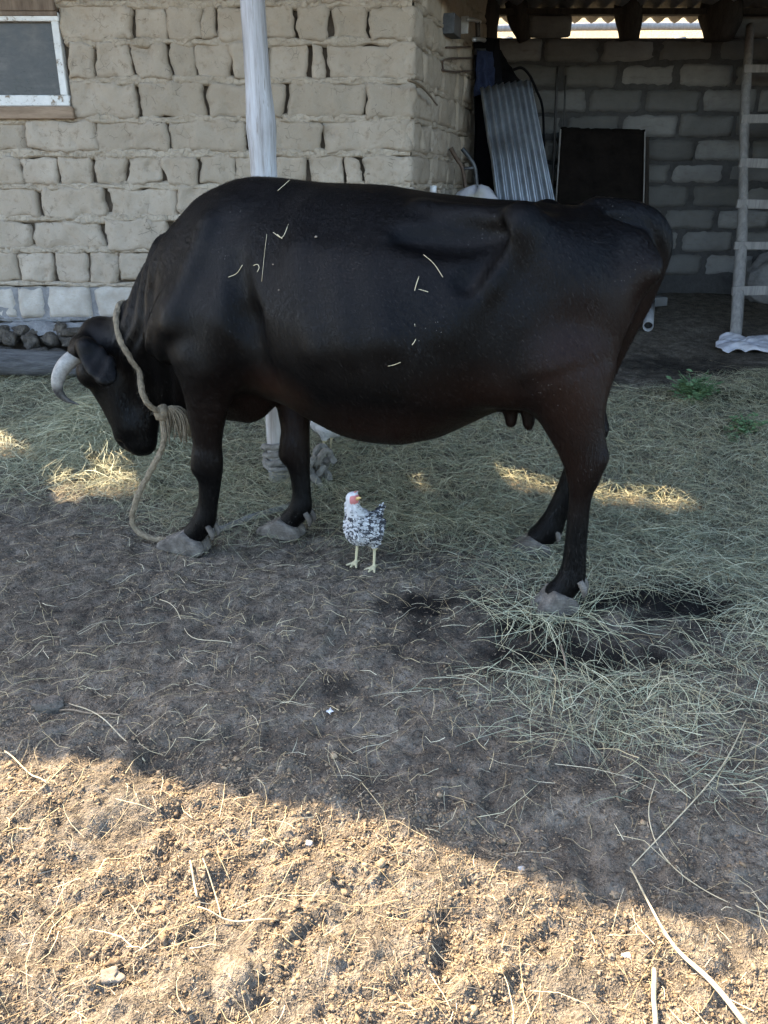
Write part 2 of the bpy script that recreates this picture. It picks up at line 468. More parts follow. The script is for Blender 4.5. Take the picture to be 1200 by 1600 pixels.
# ================================================================== WALLS
class Frame:
    def __init__(s, O, e, n): s.O, s.e, s.n = np.array(O, float), np.array(e, float), np.array(n, float)
    def P(s, a, d, z):
        a, d, z = np.broadcast_arrays(a, d, z)
        return np.stack([s.O[0] + s.e[0] * a + s.n[0] * d, s.O[1] + s.e[1] * a + s.n[1] * d, z], -1)
YA, YB = 5.0, 7.2
RA = math.radians(17)
CORNER = .165
F_front = Frame((0, YA), (1, 0), (0, -1))
F_ret = Frame((CORNER, YA), (math.sin(RA), math.cos(RA)), (math.cos(RA), -math.sin(RA)))
F_back = Frame((0, YB), (1, 0), (0, -1))
_bs = [0]
def brick(fr, s0, s1, z0, z1, mat, parent, r=.03, proud=.028, depth=.07, rough=.006, warp=.012, name='brick', res=.024):
    _bs[0] += 1; sd = _bs[0] * 7.13
    w, h = s1 - s0, z1 - z0
    ns, nz = max(5, int(w / res)), max(5, int(h / res))
    a, b = np.meshgrid(np.linspace(0, 1, ns + 1), np.linspace(0, 1, nz + 1), indexing='ij')
    x, y = (a - .5) * w, (b - .5) * h
    r = min(r, w * .45, h * .45)
    qx, qy = np.abs(x) - (w / 2 - r), np.abs(y) - (h / 2 - r)
    ox, oy = np.maximum(qx, 0), np.maximum(qy, 0)
    L = np.sqrt(ox ** 2 + oy ** 2); over = np.maximum(L - r, 0)
    x = x - np.sign(x) * ox / (L + 1e-9) * over; y = y - np.sign(y) * oy / (L + 1e-9) * over
    sdv = np.minimum(L - r, 0) * (L > 0) + np.where(L > 0, 0, np.maximum(qx, qy) - r)
    t = np.clip(-sdv / r, 0, 1)
    d = proud * (np.sqrt(1 - (1 - t) ** 2) - 1)
    X, Z = x + (s0 + s1) / 2, y + (z0 + z1) / 2
    wx = warp * fbm(X * 9 + sd, Z * 9, octv=2); wz = warp * fbm(X * 9, Z * 9 + sd, octv=2)
    d = d + rough * fbm(X * 14 + sd, Z * 14, octv=3) + .008 * random.uniform(-1, 1) + x * random.uniform(-.03, .03) + y * random.uniform(-.05, .05)
    chip = np.clip(fbm(X * 10 + sd, Z * 10 + 40, octv=2) - .55, 0, 1); d = d - chip * rough * 5
    eg = np.clip(1 - t * .8, 0, 1); wx = wx + eg * .006 * vnoise(X * 45 + sd, Z * 45); wz = wz + eg * .006 * vnoise(X * 45, Z * 45 + sd)
    d = d - eg * .014 * np.clip(vnoise(X * 28 + sd, Z * 28), 0, 1)
    X, Z = X + wx, Z + wz
    V = [fr.P(X, d, Z).reshape(-1, 3)]
    n1 = nz + 1
    idx = np.arange((ns + 1) * n1).reshape(ns + 1, n1)
    ff = np.stack([idx[:-1, :-1], idx[1:, :-1], idx[1:, 1:], idx[:-1, 1:]], -1).reshape(-1, 4)
    ring = np.concatenate([idx[:, 0], idx[-1, 1:], idx[-2::-1, -1], idx[0, -2:0:-1]])
    base = (ns + 1) * n1
    V.append(fr.P(X.ravel()[ring], -depth, Z.ravel()[ring]))
    k = np.arange(len(ring)); k2 = (k + 1) % len(ring)
    fs = np.stack([ring[k2], ring[k], base + k, base + k2], -1)
    return make(name, np.vstack(V), np.vstack([ff, fs]), mat, parent, smooth=True)
def bed(fr, s0, s1, z, hh, mat, parent, d0=-.003, name='mortar_bed'):
    ns = max(3, int((s1 - s0) / .012)); nz = 6
    s, k = np.meshgrid(np.linspace(s0, s1, ns + 1), np.linspace(-1, 1, nz + 1), indexing='ij')
    Z = z + k * hh / 2 * (1 + .5 * vnoise(s * 13, z * 30 + k * .2)) + .006 * vnoise(s * 5, z * 9 + 0 * k)
    cell = np.abs(vnoise(s * 26, Z * 30))
    d = d0 + .007 * vnoise(s * 11, Z * 20) + .006 * vnoise(s * 45, Z * 45) - .03 * np.abs(k) ** 8 - .012 * (cell < .06)
    V = fr.P(s, d, Z).reshape(-1, 3); I = np.arange((ns + 1) * (nz + 1)).reshape(ns + 1, nz + 1)
    return make(name, V, np.stack([I[:-1, :-1], I[1:, :-1], I[1:, 1:], I[:-1, 1:]], -1).reshape(-1, 4), mat, parent, smooth=True)
def fbox(fr, s0, s1, d0, d1, z0, z1, mb):
    P = fr.P(np.array([s0, s1, s1, s0, s0, s1, s1, s0]), np.array([d0, d0, d1, d1, d0, d0, d1, d1]), np.array([z0] * 4 + [z1] * 4))
    mb.add(P, [(0, 3, 2, 1), (4, 5, 6, 7), (0, 1, 5, 4), (1, 2, 6, 5), (2, 3, 7, 6), (3, 0, 4, 7)])

adobe = tag(empty('adobe_wall', (-1.2, YA, 0)), 'weathered beige adobe brick house wall with open dark joints behind the cow', 'wall')
def par(o, p):                       # parent keeping the world position
    o.parent = p; o.matrix_parent_inverse = Matrix.Translation(-p.location) if p.rotation_euler.z == 0 else (Matrix.Translation(p.location) @ Matrix.Rotation(p.rotation_euler.z, 4, 'Z')).inverted()
    return o
rows_y = [5, 64, 126, 186, 240, 291, 342, 391, 444, 498]
rows_z = [float(at_y(300, y, YA)[2]) for y in rows_y]
rows_x = [
    [94, 206, 262, 316, 339, 398, 460, 516, 578, 'C'],
    [96, 150, 207, 265, 304, 362, 421, 483, 509, 'C'],
    [105, 213, 324, 447, 571, 'C'],
    [-70, 42, 150, 262, 384, 505, 'C'],
    [-22, 33, 89, 143, 198, 253, 310, 366, 426, 482, 539, 567, 'C'],
    [-46, 61, 169, 276, 380, 490, 590, 'C'],
    [-58, 50, 160, 266, 374, 470, 575, 'C'],
    [-25, 30, 84, 137, 186, 236, 290, 345, 400, 455, 510, 565, 'C'],
    [-45, 26, 70, 145, 228, 300, 372, 450, 522, 590, 'C']]
WIN_X1 = float(at_y(99, 95, YA)[0]); WIN_X0 = WIN_X1 - .95
XL = -3.6
WIN_Z1 = float(at_y(60, 20, YA)[2]); WIN_Z0 = float(at_y(60, 168, YA)[2])
core = MB()
ztop = 2.73
fbox(F_front, XL, CORNER - .06, -.35, -.055, 0, WIN_Z0 - .02, core)
fbox(F_front, XL, WIN_X0, -.35, -.055, WIN_Z0 - .02, ztop, core)
fbox(F_front, WIN_X1 - .03, CORNER - .06, -.35, -.055, WIN_Z0 - .02, ztop, core)
fbox(F_front, WIN_X0, WIN_X1 - .03, -.35, -.055, WIN_Z1 + .05, ztop, core)
par(core.build('wall_core', M['wall_core']), adobe)
core2 = MB(); fbox(F_ret, .08, 2.4, -.35, -.055, 0, 2.5, core2)
par(core2.build('wall_core', M['wall_core']), adobe)
def lay_row(i, z1, z0, xs, white=False):
    yc = (rows_y[i] + rows_y[i + 1]) / 2 if i is not None else None
    S = []
    for q in xs:
        S.append(CORNER if q == 'C' else (float(at_y(q, yc, YA)[0]) if i is not None else q))
    # continue leftwards out of the picture
    lo = WIN_X1 + .012 if (z1 > WIN_Z0 + .05 and z0 < WIN_Z1) else XL
    while S[0] > lo + .12:
        S.insert(0, max(lo, S[0] - random.choice([.22, .42, .44])))
    S[0] = max(S[0], lo)
    if lo > XL:                      # piece of the course left of the window
        L_ = [XL, XL + .4, XL + .8, WIN_X0 - .01] if WIN_X0 - XL > .9 else [XL, (XL + WIN_X0) / 2, WIN_X0 - .01]
        for a, b in zip(L_[:-1], L_[1:]): par(brick(F_front, a + .008, b - .01, z0 + .008, z1 - .01, M['adobe'], None, r=.01, proud=.006, rough=.0095, warp=.015), adobe)
    for a, b in zip(S[:-1], S[1:]):
        if b - a < .03: continue
        last = b == CORNER
        g0, g1 = random.uniform(.003, .010), (random.uniform(.003, .017) if not last else -.004)
        if white:
            par(brick(F_front, a + .012, b - .012, z0 + .004, z1 - .012, M['white_limestone'], None, r=.016, proud=.012, rough=.004, warp=.005, name='limestone_block'), adobe)
        else:
            par(brick(F_front, a + g0, b - g1, z0 + random.uniform(.006, .012), z1 - random.uniform(.006, .014), M['adobe'], None, r=random.uniform(.005, .012), proud=random.uniform(.004, .008), rough=.0095, warp=.015, res=.017), adobe)
for i, xs in enumerate(rows_x):
    lay_row(i, rows_z[i], rows_z[i + 1], xs, white=(i == 8))
z = rows_z[0]
while z < 2.66:                       # courses above the picture, up to the roof
    xs = list(np.arange(-3.4 + random.uniform(0, .3), CORNER - .2, .43)) + ['C']
    z1 = min(z + .235, 2.72)
    lay_row(None, z1, z, xs); z = z1
    bed(F_front, XL, CORNER - .02, z, .035, M['mud_mortar'], None).parent = None
for o in [o for o in COL.objects if o.name.startswith('mortar_bed') and o.parent is None]: par(o, adobe)
for i in range(0, 9):
    z = rows_z[i]
    inwin = WIN_Z0 - .03 < z < WIN_Z1 + .03
    par(bed(F_front, WIN_X1 + .015 if inwin else XL, CORNER - .015, z, .050 if i < 8 else .03, M['mud_mortar'], None), adobe)
# upright mortar between the pale blocks
par(bed(F_front, XL, CORNER, rows_z[9] - .004, .035, M['plinth_mortar'], None, d0=.0), adobe)
mbk = MB(); fbox(F_front, XL, CORNER - .01, -.05, -.014, rows_z[9], rows_z[8] - .02, mbk)
par(mbk.build('block_mortar', M['plinth_mortar']), adobe)
# the side of the house running back into the shed
zc = [2.55, 2.36] + rows_z
for i in range(len(zc) - 1):
    z1, z0 = zc[i], zc[i + 1]
    s = -.02 if i % 2 else -.02
    s_list = [-.015]
    step = [.24, .46] if i % 2 else [.46, .24]
    k = 0
    while s_list[-1] < 2.2:
        s_list.append(s_list[-1] + random.choice([.44, .47, .24]) if k else s_list[-1] + step[0]); k += 1
    for a, b in zip(s_list[:-1], s_list[1:]):
        par(brick(F_ret, a + .004, b - random.uniform(.003, .009), z0 + .010, z1 - .012, M['adobe'], None, r=.014, proud=.007, rough=.009, warp=.014), adobe)
    par(bed(F_ret, 0, 2.25, z0, .04, M['mud_mortar'], None, d0=-.006), adobe)

# stones and mortar ledge under the wall
zb = rows_z[9]
s, k = np.meshgrid(np.linspace(XL, CORNER + .1, 260), np.linspace(0, 1, 9), indexing='ij')
Y = YA - .02 - .09 * k - .02 * vnoise(s * 7, k * 3) - .01 * vnoise(s * 30, k * 9); Z = zb - .012 - .02 * k - .05 * k ** 4 + .012 * vnoise(s * 9, k * 4 + 3) + .006 * vnoise(s * 40, k * 12)
I = np.arange(260 * 9).reshape(260, 9)
par(make('mortar_ledge', np.stack([s, Y, Z], -1).reshape(-1, 3), np.stack([I[:-1, :-1], I[1:, :-1], I[1:, 1:], I[:-1, 1:]], -1).reshape(-1, 4), M['plinth_mortar'], None, smooth=True), adobe)
def blob_arrays(c, size, seed, sub=2, rough=.25, flat=0.0):
    import bmesh
    bm = bmesh.new(); bmesh.ops.create_icosphere(bm, subdivisions=sub, radius=1)
    V = np.array([v.co[:] for v in bm.verts]); F = np.array([[q.index for q in f.verts] for f in bm.faces]); bm.free()
    n = fbm(V[:, 0] * 1.3 + seed, V[:, 1] * 1.3, V[:, 2] * 1.3 + seed * 2, octv=3)
    V = V * (1 + rough * n)[:, None]
    V = np.sign(V) * np.abs(V) ** .8
    return V * np.array(size) + np.array(c), F
def blob(name, c, size, seed, mat, parent=None, sub=3, rough=.25, rz=0.0):
    V, F = blob_arrays((0, 0, 0), size, seed, sub, rough)
    if rz:
        cz, sz = math.cos(rz), math.sin(rz); V = np.stack([V[:, 0] * cz - V[:, 1] * sz, V[:, 0] * sz + V[:, 1] * cz, V[:, 2]], -1)
    o = make(name, V, F, mat, None, smooth=True); o.location = [float(q) for q in c]
    if parent: par(o, parent)
    return o
x = XL; sdn = 0
while x < CORNER + .1:
    for zz, yy in ((.12, .24), (.20, .21), (.275, .17), (.345, .13), (.39, .09)):
        w = random.uniform(.035, .085); sdn += 1
        blob('plinth_stone', (x + random.uniform(-.05, .05), YA - yy + random.uniform(-.02, .02), zz + random.uniform(-.015, .015)), (w, random.uniform(.04, .06), random.uniform(.025, .045)), sdn, M['rubble'], adobe, 3, .6, random.uniform(-.4, .4))
    x += .125

# window
win = tag(empty('window', ((WIN_X0 + WIN_X1) / 2, YA, WIN_Z0)), 'small dusty window in peeling white frame set into the adobe wall', 'window')
def wpart(name, x0, x1, z0, z1, d0, d1, mat, bev=.004, par_=win):
    mb = MB(); mb.box(((x0 + x1) / 2, YA - (d0 + d1) / 2, (z0 + z1) / 2), (x1 - x0, abs(d1 - d0), z1 - z0), bev=bev, jit=.0012)
    return par(mb.build(name, mat), par_)
zs0 = float(at_y(60, 166, YA)[2]); zs1 = float(at_y(60, 149, YA)[2])
ztf0 = float(at_y(60, 33, YA)[2]); ztf1 = float(at_y(60, 19, YA)[2])
xr1 = float(at_y(99, 95, YA)[0]); xr0 = xr1 - .04
wpart('frame_stile', xr0, xr1, zs1, ztf0, .004, -.05, M['peeling_paint'])
wpart('frame_stile', WIN_X0, WIN_X0 + .04, zs1, ztf0, .004, -.05, M['peeling_paint'])
wpart('frame_rail', WIN_X0, xr1 + .006, ztf0, ztf1, .008, -.05, M['peeling_paint'])
wpart('frame_rail', WIN_X0, xr1 + .012, zs0, zs1, .020, -.05, M['peeling_paint'])
wpart('pane', WIN_X0 + .035, xr0 + .005, zs1 - .005, ztf0 + .005, -.028, -.034, M['dusty_glass'], 0)
wpart('sill_board', WIN_X0 - .1, xr1 + .025, zs0 - .065, zs0 - .003, .030, -.05, M['sill_wood'])
wpart('lintel_board', WIN_X0 - .1, xr1 - .004, ztf1 + .004, ztf1 + .075, .022, -.05, M['old_wood'])
wpart('drip_strip', WIN_X0, xr1 + .004, ztf1 - .018, ztf1 + .002, .018, .0085, M['old_wood'], .002)

# back wall of the shed
shed = tag(empty('shed_back_wall', (2, YB, 0)), 'sooty grey limestone block wall at the back, colour darkened for the shed shade', 'wall')
ys = [432, 396, 360, 326, 288, 253, 216, 177, 137, 98, 58]
anchor = [1100, 1064, 1037, 1080, 1049, 1087, 1060, 1096, 1058, 1030]
bz = [float(at_y(1060, q, YB)[2]) for q in ys]
XB0, XB1 = .62, 4.3
pit_ = .455
for i in range(10):
    yc = (ys[i] + ys[i + 1]) / 2
    a0 = float(at_y(anchor[i], yc, YB)[0])
    xs = [a0 + k * pit_ for k in range(-9, 9)]
    xs = [XB0] + [q for q in xs if XB0 + .06 < q < XB1 - .06] + [XB1]
    for a, b in zip(xs[:-1], xs[1:]):
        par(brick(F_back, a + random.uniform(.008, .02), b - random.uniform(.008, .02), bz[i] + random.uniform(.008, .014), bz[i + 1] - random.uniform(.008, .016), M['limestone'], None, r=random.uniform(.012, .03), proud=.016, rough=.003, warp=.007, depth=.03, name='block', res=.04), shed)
ztop_b = float(at_y(860, 19, YB)[2])
xa, xb = float(at_y(826, 38, YB)[0]), float(at_y(893, 38, YB)[0])
par(brick(F_back, xa, xb, bz[10] + .006, ztop_b, M['limestone'], None, r=.012, proud=.012, depth=.10, name='block', res=.04), shed)
mb = MB(); fbox(F_back, XB0 - .3, XB1, -.22, -.018, 0, bz[10] - .004, mb); par(mb.build('block_mortar', M['grey_mortar']), shed)
# last block heap against the roof at the right end
xr = float(at_y(1112, 38, YB)[0])
par(brick(F_back, xr, xr + .5, bz[10] + .006, ztop_b + .01, M['limestone'], None, r=.02, depth=.1, name='block', res=.04), shed)
par(brick(F_back, xr + .53, xr + .95, bz[10] + .006, ztop_b + .01, M['limestone'], None, r=.02, depth=.1, name='block', res=.04), shed)
# unseen right side wall added to keep light out, same block courses
side = tag(empty('added_side_wall', (XB1, 6, 0)), 'unseen limestone block side wall added to keep light out of the shed', 'wall')
F_side = Frame((XB1 - .3, YB), (0, -1), (-1, 0))
for i in range(10):
    for k in range(9):
        a = k * .455 + (.22 if i % 2 else 0)
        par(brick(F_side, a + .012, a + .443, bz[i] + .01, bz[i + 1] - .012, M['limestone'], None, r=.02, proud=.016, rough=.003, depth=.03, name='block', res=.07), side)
mb = MB(); fbox(F_side, 0, 4.2, -.2, -.018, 0, ztop_b, mb); par(mb.build('block_mortar', M['grey_mortar']), side)

# ================================================================== ROOF
def roof_z(Y): return 2.49 + .115 * (7.2 - Y)
def up_sun(p, it=12):
    q = np.array(p[:2], float)
    for _ in range(it):
        k = (roof_z(q[1]) - p[2]) / math.tan(SUN_EL); q = np.array([p[0] + SUN_AZ[0] * k, p[1] + SUN_AZ[1] * k])
    return q
_e = np.array([up_sun((x, y, 0.0)) for x, y in zip(SHX, SHY)])
EX, EY = _e[:, 0], _e[:, 1]
rx = np.arange(-6.5, XB1, .0268)
nt = 210
tt = np.linspace(0, 1, nt)
RX, TT = np.meshgrid(rx, tt, indexing='ij')
E0 = np.interp(RX, EX, EY)
RY = E0 + (7.5 - E0) * TT
per = .134
RZ = roof_z(RY) + .022 * np.cos(2 * math.pi * RX / per)
holes = []
def hole(px0, px1, wid, up=.03):
    a, b = on_ground(*px0) + [0, 0, up], on_ground(*px1) + [0, 0, up]
    holes.append((up_sun(a), up_sun(b), wid))
hole((0, 694), (52, 692), .10); hole((178, 640), (150, 690), .11, .12); hole((105, 768), (195, 764), .065)
hole((800, 756), (862, 768), .042); hole((930, 779), (1058, 790), .042); hole((640, 762), (662, 763), .014)
cxm = (RX[:-1, :-1] + RX[1:, 1:]) / 2; cym = (RY[:-1, :-1] + RY[1:, 1:]) / 2
keep = np.ones(cxm.shape, bool)
for a, b, w in holes:
    ab = b - a; q = np.clip(((cxm - a[0]) * ab[0] + (cym - a[1]) * ab[1]) / (ab @ ab), 0, 1)
    dd = np.hypot(cxm - a[0] - q * ab[0], cym - a[1] - q * ab[1])
    keep &= dd > w * (1 + .35 * vnoise(cxm * 14, cym * 14))
I = np.arange(RX.size).reshape(RX.shape)
rf = np.stack([I[:-1, :-1], I[1:, :-1], I[1:, 1:], I[:-1, 1:]], -1)[keep]
roof = tag(empty('veranda_roof', (0, 4.5, 2.5)), 'corrugated roof over the yard and shed with bright gaps along its back edge', 'roof')
rs = par(make('roof_sheet', np.stack([RX, RY, RZ], -1).reshape(-1, 3), rf, M['roof_slate'], None, smooth=True), roof)
sm = rs.modifiers.new('thickness', 'SOLIDIFY'); sm.thickness = .008
mb = MB(); mb.box((1.9, YB - .06, roof_z(YB) - .048), (4.6, .09, .04), bev=.005, jit=.004); par(mb.build('purlin', M['beam_wood']), roof)
mb = MB(); mb.box((-1.6, 3.45, roof_z(3.45) - .075), (9.5, .10, .10), bev=.01, jit=.006); par(mb.build('purlin', M['beam_wood']), roof)

for k in range(3):                     # unseen boards added to darken the upper shed wall
    mb = MB(); mb.box((2.12, 5.42 - .004 * k, 2.30 + .135 * k), (3.7, .025, .128), bev=.003, jit=.003); par(mb.build('shade_board', M['beam_wood']), roof)

# rough beam ends standing on the shed wall
def stub(px_list, Y, name='roof_strut', label=''):
    pts = [at_y(x, y, Y) for x, y, w in px_list]; rad = [w * (np.linalg.norm(p - np.array([0, 0, CAM_H]))) / FPX / 2 for p, (x, y, w) in zip(pts, px_list)]
    pts = spline(pts, 5)
    mb = MB(); mb.tube(pts, rad, 10, mod=lambda th, L: 1 + .10 * math.sin(3 * th + 9 * L) + .05 * math.sin(7 * th - 30 * L))
    return tag(mb.build(name, M['beam_wood'], None, True), label, 'post')
stub([(820, 64, 16), (812, 34, 26), (806, -14, 34)], YB - .04, label='dark crooked roof strut left of the single top block on the shed wall')
stub([(983, 62, 26), (983, 30, 32), (984, -14, 42)], YB - .04, label='dark tapered roof strut between the two bright openings')
stub([(1122, 64, 36), (1126, 30, 50), (1132, -14, 54)], YB - .05, label='thick dark roof strut right of the long bright opening')
stub([(757, 130, 30), (759, 60, 32), (759, -14, 34)], YB - .12, label='dark upright post in the shed corner beside the leftmost bright opening')
# rails of a fence beyond the openings
fr_ = tag(empty('rail_fence', (2.2, 9.2, 0.4)), 'grey weathered rail fence seen through the gap under the roof', 'fence')
mb = MB()
p0, p1 = at_y(740, 45, 9.2), at_y(1180, 41, 9.2)
mb.tube(spline([p0, (p0 + p1) / 2 + [0, 0, .01], p1], 8), [.030, .038, .034], 9); par(mb.build('rail', M['grey_wood'], None, True), fr_)
for px in (790, 1062):
    p = at_y(px, 44, 9.26); mb = MB(); mb.tube([(p[0], p[1], .3), (p[0] + .02, p[1], p[2] - .08)], .06, 8); par(mb.build('fence_post', M['grey_wood'], None, True), fr_)

# the whitewashed veranda post
pb = on_ground(440, 742)
YP = pb[1]
pp = [np.array([pb[0] - .005, YP, pb[2] - .1])] + [at_y(x, y, YP) for x, y in [(437, 700), (425, 480), (412, 270), (407, 190), (401, 110), (394, 0)]]
top = pp[-1] + (pp[-1] - pp[-2]) * 1.0; top = pp[-1] + (pp[-1] - pp[-2]) / (pp[-1][2] - pp[-2][2]) * (roof_z(YP) - .06 - pp[-1][2]); pp.append(top)
mb = MB(); mb.tube(spline(pp, 14), [.052, .052, .052, .051, .050, .058, .049, .047, .046, .046], 18, mod=lambda th, L: 1 + .05 * math.sin(2 * th + 2.2 * L) + .03 * math.sin(5 * th + 3 * L) + .02 * math.sin(11 * th))
tag(mb.build('veranda_post', M['post_wood'], None, True), 'whitewashed round timber post rising behind the cow', 'post')

# log on the ground below the wall
a, b = at_y(-70, 562, 4.55), at_y(620, 596, 4.62)
mb = MB(); mb.tube(spline([a, a * .66 + b * .34 + [0, 0, .006], a * .33 + b * .67 - [0, 0, .01], b], 24), [.078, .072, .068, .07], 16, mod=lambda th, L: 1 + .05 * math.sin(2 * th + 3 * L) + .04 * math.sin(5 * th + 7 * L) + .03 * vnoise(np.array([th * 2]), np.array([L * 9]))[0])
tag(mb.build('timber_log', M['log_bark'], None, True), 'long grey log lying on the ground along the adobe wall', 'log')

# ================================================================== implicit surfaces (cow, hens, hooves)
def smin(a, b, k):
    h = np.maximum(k - np.abs(a - b), 0) / k
    return np.minimum(a, b) - h * h * k * .25
def smax(a, b, k): return -smin(-a, -b, k)
class Field:
    def __init__(s, lo, hi, step):
        s.lo = np.array(lo, float); s.step = step
        s.n = np.ceil((np.array(hi) - s.lo) / step).astype(int) + 1
        s.ax = [s.lo[i] + step * np.arange(s.n[i]) for i in range(3)]
        s.F = np.full(tuple(s.n), .5, np.float32)
    def _sl(s, lo, hi):
        r = []
        for i in range(3):
            a = max(0, int(math.floor((lo[i] - s.lo[i]) / s.step))); b = min(s.n[i], int(math.ceil((hi[i] - s.lo[i]) / s.step)) + 1)
            r.append(slice(a, max(a, b)))
        return tuple(r)
    def grid(s, sl):
        return (s.ax[0][sl[0]][:, None, None], s.ax[1][sl[1]][None, :, None], s.ax[2][sl[2]][None, None, :])
    def add(s, fn, lo, hi, k=.03, sub=False):
        m = k + 3 * s.step
        sl = s._sl([q - m for q in lo], [q + m for q in hi])
        d = fn(*s.grid(sl)); f = s.F[sl]
        s.F[sl] = smax(f, -d, k) if sub else smin(f, d, k)
    def cone(s, a, b, ra, rb, k=.03, sv=1.0, sub=False):
        a, b = np.array(a, float), np.array(b, float); ab = b - a; L2 = max(ab @ ab, 1e-9)
        R = max(ra, rb); S = np.array([1, sv, 1])
        def fn(u, v, z):
            t = np.clip(((u - a[0]) * ab[0] + (v - a[1]) * ab[1] + (z - a[2]) * ab[2]) / L2, 0, 1)
            return np.sqrt((u - a[0] - t * ab[0]) ** 2 + ((v - a[1] - t * ab[1]) / sv) ** 2 + (z - a[2] - t * ab[2]) ** 2) - (ra + t * (rb - ra))
        s.add(fn, np.minimum(a, b) - R * S - .01, np.maximum(a, b) + R * S + .01, k, sub)
    def chain(s, pts, k=.03, sv=1.0):
        P = spline([list(p) for p in pts], 4); S = np.array([1, sv, 1])
        lo = (P[:, :3] - P[:, 3:] * S).min(0); hi = (P[:, :3] + P[:, 3:] * S).max(0)
        def fn(u, v, z):
            best = None
            for p, q in zip(P[:-1], P[1:]):
                ab = q[:3] - p[:3]; L2 = max(ab @ ab, 1e-9)
                t = np.clip(((u - p[0]) * ab[0] + (v - p[1]) * ab[1] + (z - p[2]) * ab[2]) / L2, 0, 1)
                d = np.sqrt((u - p[0] - t * ab[0]) ** 2 + ((v - p[1] - t * ab[1]) / sv) ** 2 + (z - p[2] - t * ab[2]) ** 2) - (p[3] + t * (q[3] - p[3]))
                best = d if best is None else np.minimum(best, d)
            return best
        s.add(fn, lo, hi, k)
    def ell(s, c, r, k=.03, R=None, sub=False):
        c, r = np.array(c, float), np.array(r, float); m = r.max()
        Rm = np.array(R) if R is not None else np.eye(3)
        def fn(u, v, z):
            x, y, w = u - c[0], v - c[1], z - c[2]
            p = [(Rm[0][i] * x + Rm[1][i] * y + Rm[2][i] * w) / r[i] for i in range(3)]
            q = np.sqrt(p[0] ** 2 + p[1] ** 2 + p[2] ** 2)
            q2 = np.sqrt((p[0] / r[0]) ** 2 + (p[1] / r[1]) ** 2 + (p[2] / r[2]) ** 2)
            return q * (q - 1) / np.maximum(q2, 1e-6)
        s.add(fn, c - m, c + m, k, sub)
    def sample(s, P):
        g = (np.asarray(P) - s.lo) / s.step
        i = np.clip(np.floor(g).astype(int), 0, s.n - 2); f = np.clip(g - i, 0, 1); o = 0
        for c in range(8):
            b = np.array([(c >> k) & 1 for k in range(3)])
            w = np.prod(np.where(b, f, 1 - f), axis=-1)
            j = i + b; o = o + w * s.F[j[..., 0], j[..., 1], j[..., 2]]
        return o
    def normal(s, P, e=.012):
        P = np.asarray(P, float); g = np.stack([s.sample(P + np.eye(3)[k] * e) - s.sample(P - np.eye(3)[k] * e) for k in range(3)], -1)
        return g / (np.linalg.norm(g, axis=-1, keepdims=True) + 1e-9)
    def mesh(s):
        F = s.F; inside = F < 0; n = s.n
        c = np.zeros(tuple(n - 1), np.int8)
        for i in (0, 1):
            for j in (0, 1):
                for k in (0, 1):
                    c += inside[i:n[0] - 1 + i, j:n[1] - 1 + j, k:n[2] - 1 + k]
        act = (c > 0) & (c < 8); ids = np.full(act.shape, -1, np.int64); A = np.argwhere(act); ids[act] = np.arange(len(A))
        acc = np.zeros((len(A), 3)); cnt = np.zeros(len(A))
        corners = [np.array(q) for q in [(0, 0, 0), (1, 0, 0), (0, 1, 0), (1, 1, 0), (0, 0, 1), (1, 0, 1), (0, 1, 1), (1, 1, 1)]]
        vals = [F[A[:, 0] + q[0], A[:, 1] + q[1], A[:, 2] + q[2]].astype(float) for q in corners]
        for a in range(8):
            for ax in range(3):
                b = a | (1 << ax)
                if b == a: continue
                m = (vals[a] < 0) != (vals[b] < 0)
                t = vals[a] / np.where(np.abs(vals[a] - vals[b]) < 1e-9, 1, vals[a] - vals[b])
                p = corners[a][None, :] + t[:, None] * (corners[b] - corners[a])[None, :]
                acc[m] += p[m]; cnt[m] += 1
        V = (A + acc / cnt[:, None]) * s.step + s.lo
        faces = []
        for ax in range(3):
            o1, o2 = (ax + 1) % 3, (ax + 2) % 3
            sl0 = [slice(None)] * 3; sl1 = [slice(None)] * 3
            sl0[ax] = slice(0, n[ax] - 1); sl1[ax] = slice(1, n[ax])
            m = inside[tuple(sl0)] != inside[tuple(sl1)]
            E = np.argwhere(m); d = inside[tuple(sl0)][m]
            ok = (E[:, o1] > 0) & (E[:, o2] > 0) & (E[:, o1] < n[o1] - 1) & (E[:, o2] < n[o2] - 1)
            E, d = E[ok], d[ok]
            def cell(da, db):
                q = E.copy(); q[:, o1] -= da; q[:, o2] -= db
                return ids[q[:, 0], q[:, 1], q[:, 2]]
            Q = np.stack([cell(1, 1), cell(0, 1), cell(0, 0), cell(1, 0)], -1)
            Q[~d] = Q[~d][:, ::-1]; faces.append(Q)
        Fc = np.vstack(faces)
        # a couple of Laplacian passes take the grid out of the surface
        for lam in (.5, -.52, .5, -.52, .5, -.52):
            acc = np.zeros_like(V); cnt = np.zeros(len(V))
            for k in range(4):
                np.add.at(acc, Fc[:, k], V[Fc[:, (k + 1) % 4]]); np.add.at(cnt, Fc[:, k], 1)
            V = V + lam * (acc / np.maximum(cnt, 1)[:, None] - V)
        return V, Fc

